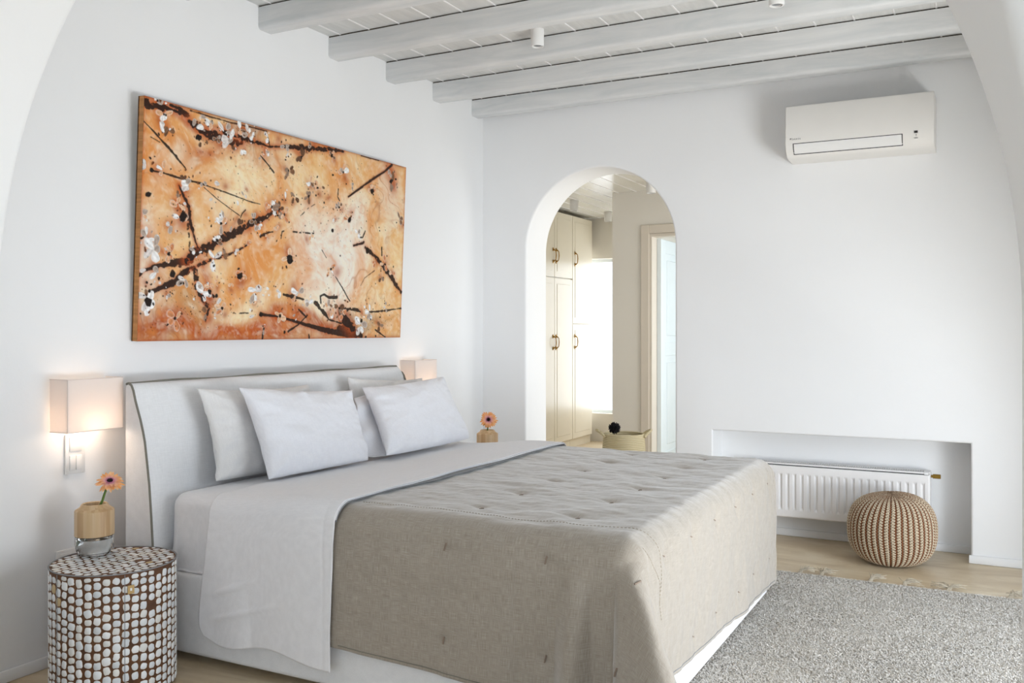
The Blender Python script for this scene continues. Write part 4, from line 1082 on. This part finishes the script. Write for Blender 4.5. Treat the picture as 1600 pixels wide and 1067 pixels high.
for q in range(4):
    f_ = [14, 26, 45, 80][q]; n1 = nz(wx*f_, wy*f_, 330+q, 9, 1.2); amp_ = [.26, .22, .2, .14][q]
    blend(orange, amp_*np.clip(n1-.15, 0, 1)*1.6); blend(lin('#f6ead0'), amp_*np.clip(-n1-.15, 0, 1)*1.8)
vein = np.exp(-(nz(wx*9, wy*9, 341, 8, 1.3)/.05)**2)*np.clip(nz(gx*3, gy*3, 342, 6, 1.2)+.2, 0, 1); blend(lin('#b4652e'), .5*vein)
vein = np.exp(-(nz(wx*15+3, wy*13, 343, 8, 1.3)/.04)**2)*np.clip(nz(gx*4, gy*4, 344, 6, 1.2), 0, 1); blend(lin('#8a4a22'), .45*vein)
# drips and canvas edges darkening (stained edges)
dr = nz(gx*60, gy*2, 310, 8, 1.3); blend(rust, .35*np.clip(dr, 0, 1)*np.clip((gy-PH*.80)/(PH*.2), 0, 1)); blend(orange, .3*np.clip(dr, 0, 1)*np.clip(1-gx/.15, 0, 1))
eg = np.minimum(np.minimum(gx, PW-gx)*1.0, np.minimum(gy, PH-gy)); blend(rust, .7*np.exp(-eg/.008)); blend(deep, .5*np.exp(-(PH-gy)/.012)); blend(lin('#6b3215'), .6*np.exp(-gy/.006)*(nz(gx*9, gy*0, 311, 5, 1) > -.2))
# fine blotch speckle
sp_ = rng.random((GW, GH)); 
# strokes
def seg_dist(pts):
    best = np.full((GW, GH), 9.0); tpar = np.zeros((GW, GH)); tot = len(pts)-1
    for i in range(tot):
        (x0, y0), (x1_, y1_) = pts[i], pts[i+1]; dx, dy = x1_-x0, y1_-y0; L2 = dx*dx+dy*dy+1e-9
        tq = np.clip(((gx-x0)*dx+(gy-y0)*dy)/L2, 0, 1); d_ = np.hypot(gx-x0-tq*dx, gy-y0-tq*dy); mk = d_ < best; best = np.where(mk, d_, best); tpar = np.where(mk, (i+tq)/tot, tpar)
    return best, tpar
rag = nz(gx*45, gy*45, 320, 8, 1.3); rag2 = nz(gx*110, gy*110, 321, 8, 1.3)
def stroke(pts, w, c=black, ragged=.5, halo=0, brk=0, hh=.0015):
    global hgt
    pp = [cv(*p) for p in pts]; d_, tq = seg_dist(pp)
    ww = np.interp(tq, np.linspace(0, 1, len(w)), w) if hasattr(w, '__len__') else w
    if halo: blend(rust, .75*np.exp(-(d_/(ww+halo))**2)); 
    ww = ww*(1+ragged*(rag*.8+rag2*.5))
    m_ = np.clip((ww-d_)/.0022+.5, 0, 1)
    if brk: m_ = m_*(np.clip((rag2+brk*.5+rag*.6)*3+.5, 0, 1))
    blend(c, m_*.96); hgt = np.maximum(hgt, m_*hh)
mm = .001
BLOSSOMS = [(130, 68, .05, 'w', 2), (165, 120, .055, 'm', 4), (180, 180, .045, 'd', 4), (150, 150, .05, 'w', 3), (285, 165, .05, 'w', 3), (330, 130, .045, 'w', 3), (350, 160, .04, 'm', 3), (405, 190, .055, 'w', 4), (420, 225, .06, 'w', 4), (465, 175, .05, 'm', 4), (495, 190, .045, 'w', 4), (510, 215, .04, 'w', 3), (470, 255, .035, 'w', 2), (430, 250, .04, 'd', 3), (375, 215, .04, 'm', 3), (340, 240, .03, 'd', 2), (310, 225, .03, 'd', 2), (575, 205, .04, 'w', 3), (640, 240, .045, 'w', 3), (655, 268, .03, 'w', 2), (580, 265, .03, 'm', 3), (705, 285, .05, 'd', 4), (545, 285, .03, 'w', 2), (745, 240, .035, 'm', 3), (825, 280, .035, 'm', 4),
          (98, 325, .05, 'w', 3), (165, 335, .04, 'm', 3), (255, 390, .05, 'w', 4), (240, 370, .035, 'd', 3), (318, 380, .04, 'w', 2), (385, 400, .04, 'w', 2), (453, 455, .03, 'w', 2), (360, 445, .03, 'w', 2), (485, 435, .03, 'w', 2), (215, 470, .05, 'b', 4), (230, 520, .05, 'm', 5), (195, 555, .04, 'w', 3), (215, 445, .035, 'd', 3), (85, 515, .035, 'm', 4), (120, 640, .075, 'w', 5), (100, 600, .05, 'w', 3), (185, 665, .045, 'b', 5), (140, 740, .06, 'w', 3), (100, 855, .07, 'w', 5), (95, 800, .035, 'd', 2), (178, 828, .03, 'w', 2), (390, 545, .06, 'm', 5), (400, 530, .04, 'w', 2), (430, 560, .035, 'w', 2), (465, 550, .04, 'd', 3), (375, 612, .045, 'm', 4), (290, 655, .04, 'w', 2), (360, 685, .055, 'w', 4), (400, 665, .04, 'd', 3), (450, 655, .035, 'w', 3), (245, 760, .05, 'w', 3), (320, 815, .06, 'w', 5), (345, 800, .04, 'b', 3), (370, 875, .045, 'w', 2), (395, 880, .045, 'b', 4), (375, 770, .035, 'b', 3), (470, 745, .06, 'b', 5), (525, 815, .06, 'w', 4), (535, 850, .035, 'b', 2), (530, 905, .04, 'w', 2),
          (590, 480, .05, 'm', 5), (620, 490, .055, 'd', 5), (640, 510, .045, 'b', 4), (520, 530, .045, 'm', 4), (540, 550, .04, 'w', 3), (570, 490, .04, 'b', 3), (605, 465, .045, 'd', 3), (655, 338, .05, 'd', 5), (680, 445, .04, 'd', 3), (650, 445, .035, 'm', 2), (735, 440, .05, 'd', 5), (770, 405, .05, 'b', 4), (740, 385, .04, 'm', 3), (800, 410, .03, 'd', 2), (870, 345, .06, 'm', 4), (905, 400, .03, 'w', 3), (855, 480, .04, 'm', 5), (835, 520, .03, 'm', 3), (895, 530, .05, 'b', 5), (980, 415, .055, 'b', 5), (1055, 345, .05, 'm', 4), (1060, 385, .06, 'd', 4), (1095, 530, .05, 'm', 3), (930, 590, .04, 'w', 4), (660, 680, .06, 'b', 5), (610, 575, .04, 'b', 3), (575, 600, .03, 'b', 3), (745, 590, .035, 'b', 3), (500, 610, .035, 'b', 3), (825, 725, .05, 'b', 5), (835, 740, .03, 'w', 2),
          (1040, 705, .05, 'b', 4), (1070, 745, .045, 'b', 3), (1000, 700, .04, 'b', 3), (1025, 760, .04, 'd', 3), (585, 808, .035, 'w', 2), (620, 815, .045, 'w', 3), (700, 820, .055, 'w', 4), (680, 850, .04, 'b', 3), (740, 860, .05, 'w', 4), (815, 870, .05, 'm', 4), (860, 880, .06, 'd', 4), (835, 900, .05, 'm', 4), (880, 910, .055, 'b', 4), (945, 945, .07, 'w', 5), (980, 900, .05, 'w', 4), (960, 880, .035, 'w', 2), (1045, 875, .035, 'w', 3), (1020, 950, .05, 'd', 4), (625, 910, .05, 'b', 4), (690, 905, .035, 'w', 1), (560, 965, .03, 'w', 1), (210, 920, .06, 'b', 4), (330, 900, .05, 'd', 3), (430, 780, .03, 'b', 2), (310, 790, .04, 'w', 2), (95, 735, .05, 'w', 2)]
for k_, (px_, py_, sz_, kd_, n__) in enumerate(BLOSSOMS):      # rust stains the blossoms sit in
    if kd_ != 'w' or k_ % 3 == 0:
        x_, y_ = cv(px_, py_); d_ = np.hypot(wx-x_, wy-y_); blend(rust, .5*np.exp(-(d_/(sz_*.7))**2)); blend(deep, .4*np.exp(-(d_/(sz_*.3))**2))
stroke([(45, 768), (90, 730), (150, 710), (220, 700), (270, 690)], [5*mm, 7*mm, 9*mm, 16*mm, 20*mm], halo=.004)
stroke([(255, 690), (300, 655), (350, 630), (400, 605), (450, 580), (510, 545), (570, 520), (610, 490)], [16*mm, 17*mm, 16*mm, 18*mm, 16*mm, 14*mm, 10*mm, 6*mm], halo=.014, ragged=.8, brk=1.5)
stroke([(250, 740), (300, 710), (360, 685), (430, 665), (480, 640), (505, 620)], [10*mm, 9*mm, 7*mm, 4*mm, 4*mm, 3*mm], halo=.003, ragged=.9, brk=.9)
stroke([(110, 820), (150, 800), (200, 780), (240, 745), (262, 725)], [8*mm, 9*mm, 15*mm, 14*mm, 8*mm], halo=.004)
stroke([(225, 395), (245, 440), (265, 480), (270, 540), (285, 600), (300, 640)], [3*mm, 6*mm, 9*mm, 7*mm, 6*mm, 4*mm], halo=.006, ragged=.9)
stroke([(240, 480), (262, 560), (270, 660)], 5*mm, lin('#3a2113'), ragged=1.2, brk=.5)
stroke([(290, 730), (298, 790), (320, 850), (345, 880), (330, 930)], [10*mm, 14*mm, 9*mm, 6*mm, 5*mm], halo=.008, ragged=1.0, brk=.8)
stroke([(90, 75), (125, 85), (170, 95), (230, 112), (262, 125)], [22*mm, 12*mm, 9*mm, 11*mm, 6*mm], halo=.01, ragged=.9)
stroke([(190, 85), (230, 100), (262, 118)], [6*mm, 10*mm, 4*mm], ragged=.6)
stroke([(265, 150), (310, 180), (360, 205), (420, 225), (470, 230)], [8*mm, 14*mm, 18*mm, 16*mm, 8*mm], halo=.018, ragged=.9, brk=1.2)
stroke([(400, 190), (460, 205), (520, 225), (580, 245), (640, 245), (700, 250), (780, 252), (870, 263)], [8*mm, 12*mm, 10*mm, 5*mm, 6*mm, 12*mm, 12*mm, 7*mm], halo=.012, ragged=.8, brk=1.6)
stroke([(270, 105), (350, 130), (430, 152), (520, 172), (570, 185)], 3.5*mm, lin('#4a2412'), ragged=.6)
stroke([(940, 280), (985, 292), (1010, 298)], 3*mm)
stroke([(66, 125), (120, 180), (170, 235), (215, 285), (255, 335)], [3*mm, 3*mm, 5*mm, 6*mm, 2*mm], ragged=.5)
stroke([(115, 208), (150, 228)], 2.5*mm, lin('#5a4022'))
stroke([(120, 338), (170, 350), (240, 372), (310, 388), (370, 410), (440, 435), (500, 458), (545, 470)], [4*mm, 4*mm, 5*mm, 4*mm, 3*mm, 3*mm, 3*mm, 2*mm], ragged=.5)
stroke([(325, 405), (370, 445), (430, 490), (465, 515)], 2.2*mm, ragged=.4)
stroke([(468, 522), (475, 505), (488, 492)], 3*mm)
stroke([(545, 280), (575, 315), (598, 345)], [3*mm, 4*mm, 5*mm], ragged=.3)
stroke([(570, 195), (582, 245)], 3.5*mm); stroke([(1062, 315), (1035, 340), (985, 372), (940, 405), (892, 440)], [8*mm, 6*mm, 7*mm, 6*mm, 5*mm], halo=.003, ragged=.3)
stroke([(852, 410), (850, 440), (858, 455)], 3.5*mm); stroke([(705, 515), (735, 485), (760, 470)], 2*mm, brk=.5)
stroke([(548, 595), (575, 582), (595, 578)], [7*mm, 6*mm, 4*mm]); stroke([(628, 605), (632, 578), (640, 575)], 3*mm)
stroke([(675, 578), (760, 585)], 3.5*mm, brk=.2, ragged=.6)
stroke([(790, 650), (808, 680)], 2.5*mm); stroke([(845, 755), (870, 795), (895, 840), (902, 850)], [3*mm, 4*mm, 4*mm, 3*mm], ragged=.5)
stroke([(915, 632), (955, 620)], [5*mm, 8*mm], halo=.003); stroke([(935, 600), (950, 600), (960, 575)], 4*mm, ragged=.7)
stroke([(962, 640), (1000, 675), (1035, 715), (1065, 755), (1090, 795), (1105, 815)], [10*mm, 9*mm, 13*mm, 15*mm, 10*mm, 10*mm], halo=.006, ragged=.6)
stroke([(1000, 730), (960, 760), (945, 790)], 2.5*mm, lin('#6b4426')); stroke([(1026, 640), (1027, 670)], 6*mm, ragged=.2)
stroke([(550, 905), (610, 912), (680, 930), (760, 955), (840, 975), (930, 992)], [8*mm, 5*mm, 7*mm, 11*mm, 17*mm, 10*mm], halo=.012, ragged=.25)
stroke([(860, 960), (900, 965), (950, 990)], [16*mm, 26*mm, 12*mm], ragged=.3)
stroke([(870, 890), (885, 930), (910, 960)], [14*mm, 22*mm, 24*mm], halo=.02, ragged=.7)
stroke([(788, 860), (785, 832), (800, 825), (820, 838), (850, 836)], [5*mm, 5*mm, 6*mm, 7*mm, 10*mm], ragged=.2)
stroke([(640, 825), (665, 832), (720, 845)], [6*mm, 9*mm, 4*mm], ragged=.6); stroke([(765, 860), (800, 895), (820, 925), (870, 940)], [10*mm, 12*mm, 4*mm, 4*mm], ragged=.6)
stroke([(700, 885), (730, 915)], 5*mm, ragged=.3); stroke([(735, 908), (700, 945), (660, 972)], [4*mm, 4*mm, 7*mm], ragged=.3)
stroke([(880, 885), (930, 885), (945, 895)], [10*mm, 8*mm, 3*mm], ragged=.8); stroke([(980, 895), (1040, 890), (1105, 880)], [4*mm, 5*mm, 5*mm], ragged=.7)
stroke([(1005, 965), (1045, 995)], 5*mm, ragged=.6); stroke([(440, 900), (500, 900)], 3*mm, brk=.1); stroke([(562, 960), (556, 1005)], 5*mm); stroke([(742, 985), (743, 1002)], 5*mm)
# blossoms: rounded petals painted thick
def petal_at(x, y, L, w_, ang, c, rim=True, hh=.004):
    global hgt
    cx, cy = x+math.cos(ang)*L*.55, y+math.sin(ang)*L*.55
    i0 = int(max(0, (x-L*1.6)/PW*(GW-1))); i1 = int(min(GW, (x+L*1.6)/PW*(GW-1)+2)); j0 = int(max(0, (y-L*1.6)/PH*(GH-1))); j1 = int(min(GH, (y+L*1.6)/PH*(GH-1)+2))
    if i1 <= i0 or j1 <= j0: return
    X_, Y_ = gx[i0:i1, j0:j1]-cx, gy[i0:i1, j0:j1]-cy
    u_ = (X_*math.cos(ang)+Y_*math.sin(ang))/(L*.52); v_ = (-X_*math.sin(ang)+Y_*math.cos(ang))/(w_*.5*(1+.25*u_))
    r_ = np.sqrt(u_*u_+v_*v_)*(1+.18*rag[i0:i1, j0:j1]); m_ = np.clip((1-r_)/.12, 0, 1)[..., None]
    streak = .88+.12*np.sin(v_*5+u_*2+x*99)[..., None]+.12*rag2[i0:i1, j0:j1][..., None]
    cc = np.array(c)*streak
    if rim: rm = np.clip((r_-.62)/.25, 0, 1)[..., None]; cc = cc*(1-rm*.4)+lin('#f6eee4')*rm*.4
    sub = col[i0:i1, j0:j1]; col[i0:i1, j0:j1] = sub*(1-m_)+cc*m_
    hgt[i0:i1, j0:j1] = np.maximum(hgt[i0:i1, j0:j1], (m_[..., 0]*(.4+.6*np.clip(r_, 0, 1)))*hh)
white, blush, brown, grey = lin('#fbf8f6'), lin('#e8b389'), lin('#8a6347'), lin('#b8a496')
r = np.random.default_rng(77)
def blossom(px, py, size, kind='w', n_=5, open_=1.0):
    x, y = cv(px, py); a0 = r.uniform(0, 6.28); n_ = max(1, n_-int(r.random() < .5)); sx_, sy_ = r.normal(0, size*.12, 2)
    cols = {'w': [white, white, lin('#e6ddd8'), grey], 'b': [blush, lin('#f0c6a0'), lin('#d98d5c')], 'd': [brown, lin('#6e4c36'), lin('#a08470')], 'm': [white, grey, brown, blush]}[kind]
    for k in range(n_):
        a = a0+2*PI*k/5+r.normal(0, .5); sz = size*.70; petal_at(x+r.normal(0, size*.10), y+r.normal(0, size*.10), sz*r.uniform(.7, 1.3), sz*r.uniform(.45, .85), a, cols[r.integers(0, len(cols))], kind != 'd')
    if n_ >= 4 and kind != 'w': stamp(x, y, .007, black)
    for k in range(3):     # loose dabs around each blossom
        a = r.uniform(0, 6.28); dd_ = size*r.uniform(.5, 1.3); petal_at(x+dd_*math.cos(a), y+dd_*math.sin(a), size*r.uniform(.15, .35), size*r.uniform(.12, .22), r.uniform(0, 6.28), [lin('#2a1a12'), cols[r.integers(0, len(cols))], lin('#7a4526')][r.integers(0, 3)], False)
def stamp(x, y, rad_, c=black, hh=.001):
    global hgt
    i0 = int(max(0, (x-rad_*2)/PW*(GW-1))); i1 = int(min(GW, (x+rad_*2)/PW*(GW-1)+2)); j0 = int(max(0, (y-rad_*2)/PH*(GH-1))); j1 = int(min(GH, (y+rad_*2)/PH*(GH-1)+2))
    if i1 <= i0 or j1 <= j0: return
    d_ = np.hypot(gx[i0:i1, j0:j1]-x, gy[i0:i1, j0:j1]-y)*(1+.4*rag[i0:i1, j0:j1]); m_ = np.clip((rad_-d_)/.002+.5, 0, 1)[..., None]
    col[i0:i1, j0:j1] = col[i0:i1, j0:j1]*(1-m_)+c*m_
for a in BLOSSOMS:
    blossom(*a)
for (px, py, rd) in [(105, 855, .016), (106, 432, .012), (464, 755, .015), (664, 688, .02), (832, 572, .009), (970, 655, .016), (1060, 380, .012), (240, 520, .02), (200, 745, .012), (375, 832, .008), (305, 210, .012), (552, 905, .012), (897, 530, .012), (735, 440, .01), (645, 975, .01), (985, 420, .012), (345, 815, .012), (950, 930, .01), (118, 338, .009), (797, 463, .007), (765, 435, .006)]:
    stamp(*cv(px, py), rd)
for k in range(900):       # splatter
    cxp, cyp, sg = [(230, 640, 150), (430, 200, 110), (900, 500, 170), (980, 900, 90), (250, 850, 110), (700, 400, 150), (600, 900, 200)][r.integers(0, 7)]
    px, py = r.normal(cxp, sg), r.normal(cyp, sg*.6)
    x, y = cv(px, py)
    if 0.01 < x < PW-.01 and .01 < y < PH-.01: stamp(x, y, r.choice([.0013, .0018, .0025, .0035], p=[.45, .35, .15, .05]), lin('#4a2a18') if r.random() < .6 else black)
hgt = hgt+.0006*rag2
# canvas box leaning a little off the wall at the top
TD = .034
loc = (.02, -2.0, 1.2)
t = thing('painting', 'large abstract blossom painting in orange, cream and black above the headboard', 'painting', (.02, -1.98, 1.225))
ploc = Vector((.02, -1.98, 1.225))
Y0 = -2.893
zt0 = 2.182; zb0 = 1.1975
lean = math.radians(2.4)
def pt(u_, v_, d_):      # u along wall (m), v down (m), d out of the canvas
    hgt_up = PH-v_
    return np.stack([.041+hgt_up*math.sin(lean)+d_*math.cos(lean), Y0+u_, zb0+hgt_up*math.cos(lean)-d_*math.sin(lean)], -1)
V = pt(gx, gy, hgt)-np.array(ploc)
me = fastmesh('painted_canvas', V.reshape(-1, 3), gridfaces(GW, GH), col.reshape(-1, 3))
if me.polygons[0].normal.x < 0: me.flip_normals()
link('painted_canvas', me, M['paint'], t)
# wrapped canvas sides: own colours continue round the edge
V, F, C = [], [], []
rim = [(gx[i, 0], 0.0, col[i, 0]) for i in range(0, GW, 2)]+[(PW, gy[-1, j], col[-1, j]) for j in range(0, GH, 2)]+[(gx[i, -1], PH, col[i, -1]) for i in range(GW-1, -1, -2)]+[(0.0, gy[0, j], lin('#b9824e')*(.8+.4*r.random()) if j % 4 else lin('#8a5a30')) for j in range(GH-1, -1, -2)]
nrm_ = len(rim)
for (a, b_, c) in rim:
    V.append(pt(np.array(a), np.array(b_), np.array(0.0))); C.append(c); V.append(pt(np.array(a), np.array(b_), np.array(-TD))); C.append(np.array(c)*.9+.1*lin('#c28a55'))
for k in range(nrm_): k2 = (k+1) % nrm_; F.append((2*k, 2*k+1, 2*k2+1, 2*k2))
me = fastmesh('canvas_side', np.array(V)-np.array(ploc), F, np.array(C)); link('canvas_side', me, M['paint'], t)
V = [pt(np.array(a), np.array(b_), np.array(-TD+.001))-np.array(ploc) for a, b_ in [(0, 0), (PW, 0), (PW, PH), (0, PH)]]+[pt(np.array(a), np.array(b_), np.array(-TD+.006))-np.array(ploc) for a, b_ in [(0, 0), (PW, 0), (PW, PH), (0, PH)]]
pyobj('canvas_back', V, [(0, 1, 2, 3), (7, 6, 5, 4), (0, 4, 5, 1), (1, 5, 6, 2), (2, 6, 7, 3), (3, 7, 4, 0)], M['door_frame'], t)

# ------------------------------------------------------------ rug
rl = (2.5, -2.0, 0); rug = thing('rug', 'shaggy light grey beige wool rug at the foot of the bed', 'rug', rl)
rx0, rx1, ry0, ry1 = 1.86, 3.62, -3.75, -.672
n, m_ = 60, 90
X, Y = np.meshgrid(np.linspace(rx0, rx1, n), np.linspace(ry0, ry1, m_), indexing='ij')
V = np.stack([X, Y+.004*nz(X*9, Y*0, 9, 5, 1.4)*(Y > ry1-.05), .010+.002*nz(X*12, Y*12, 4, 5, 1)], -1)
V[:, -1, 2] = .003; V[:, 0, 2] = .003; V[0, :, 2] = .003; V[-1, :, 2] = .003
me = fastmesh('backing', V.reshape(-1, 3)-np.array(rl), gridfaces(n, m_)); link('backing', me, M['rug'], rug)
# pile: short bent tufts, denser towards the part of the rug in view
def tufts(N, x0, x1, y0, y1, seed, wid=.0019, hgt_=.008):
    r = np.random.default_rng(seed); px = r.uniform(x0, x1, N); py = r.uniform(y0, y1, N); py = np.where(py > ry1-.006, ry1-.006-r.random(N)*.02, py)
    a = r.uniform(0, 2*PI, N); lean_ = r.uniform(.3, 1.5, N)*hgt_; h = hgt_*r.uniform(.6, 1.25, N); b_ = a+PI/2+r.normal(0, .5, N); wd = wid*r.uniform(.7, 1.4, N)
    ca, sa, cb, sb = np.cos(a), np.sin(a), np.cos(b_), np.sin(b_)
    z0 = .006
    P0 = np.stack([px-cb*wd, py-sb*wd, np.full(N, z0)], -1); P1 = np.stack([px+cb*wd, py+sb*wd, np.full(N, z0)], -1)
    mx_, my_ = px+ca*lean_*.35, py+sa*lean_*.35
    P2 = np.stack([mx_+cb*wd*.9, my_+sb*wd*.9, z0+h*.7], -1); P3 = np.stack([mx_-cb*wd*.9, my_-sb*wd*.9, z0+h*.7], -1)
    tx_, ty_ = px+ca*lean_, py+sa*lean_
    P4 = np.stack([tx_+cb*wd*.5, ty_+sb*wd*.5, z0+h], -1); P5 = np.stack([tx_-cb*wd*.5, ty_-sb*wd*.5, z0+h], -1)
    V = np.stack([P0, P1, P2, P3, P4, P5], 1).reshape(-1, 3); k = np.arange(N)*6
    F = np.concatenate([np.stack([k, k+1, k+2, k+3], -1), np.stack([k+3, k+2, k+4, k+5], -1)])
    pal = np.array([lin('#dcd6cf'), lin('#d6d0c7'), lin('#d0c9bf'), lin('#c8c0b4'), lin('#e2ded8'), lin('#b5a997')])
    patch = nz(px*2.2, py*6, 555, 8, 1.3)
    idx = r.choice(6, N, p=[.28, .25, .18, .10, .14, .05]); C = pal[idx]*(1+.07*patch[:, None])
    return V, F, np.repeat(C, 6, 0)
V, F, C = tufts(520000, rx0, rx1, ry0+.8, ry1, 1)
V2, F2, C2 = tufts(25000, rx0, rx1, ry0, ry0+.8, 2, .006)
pile = link('pile', fastmesh('pile', np.concatenate([V, V2])-np.array(rl), np.concatenate([F, F2+len(V)]), np.concatenate([C, C2])), M['pile'], rug); pile['kind'] = 'stuff'
# tassels on the far edge
for (x, sp_) in [(1.95, 1), (2.222, 1), (2.325, -1), (2.555, 1), (2.71, 1), (2.905, 2), (3.16, 1), (3.36, -1)]:
    V, F = [], []; r = np.random.default_rng(int(x*100))
    main = {1: .9, -1: .6, 2: 0}[sp_]
    for k in range(46):
        a = r.normal(0, .55)+(main if sp_ != 2 else r.choice([-1.1, 1.1])); L_ = r.uniform(.04, .085)
        c0 = Vector((x+r.normal(0, .006), ry1-.012, .009)); c1 = Vector((x+r.normal(0, .004)+.004*main, ry1+.022, .016+.010*r.random()))
        c2 = c1+Vector((math.sin(a)*L_*.5, math.cos(a)*L_*.5, .008+.004*r.normal())); c3 = c1+Vector((math.sin(a)*L_, math.cos(a)*L_*.85, -.002+.016*r.random()))
        c3.z = max(.003, c3.z)
        v, f_ = tube_geo([c0, c1, c2, c3], [.0019, .0016, .0014, .0010], 4); bb = len(V); V += [tuple(q) for q in v]; F += [tuple(i+bb for i in ff) for ff in f_]
    v, f_ = tube_geo([(x, ry1+.008, .012), (x+.003*main, ry1+.024, .013)], .009, 8); bb = len(V); V += [tuple(q) for q in v]; F += [tuple(i+bb for i in ff) for ff in f_]
    pyobj('tassel', V, F, simple('rug_fringe', '#bcb09c', .95, var=.15, vscale=60), rug, 0, rl)

# hall ceiling spots
for (u_, v_, lb) in [(897, 313, 'left one near the wardrobes'), (950, 331, 'far one near the window'), (1017, 283, 'near one above the inner door wall')]:
    tq = (HZ-1.25)/(513-v_); xc, zc = (u_-800)*tq, 1427*tq
    wxp = 3.084+xc*math.cos(math.radians(27.72))-zc*math.sin(math.radians(27.72)); wyp = -5.443+xc*math.sin(math.radians(27.72))+zc*math.cos(math.radians(27.72))
    spot('white hall ceiling spotlight seen through the arch, '+lb, wxp, wyp, HZ, .10, .04, 'hall ceiling spotlights')
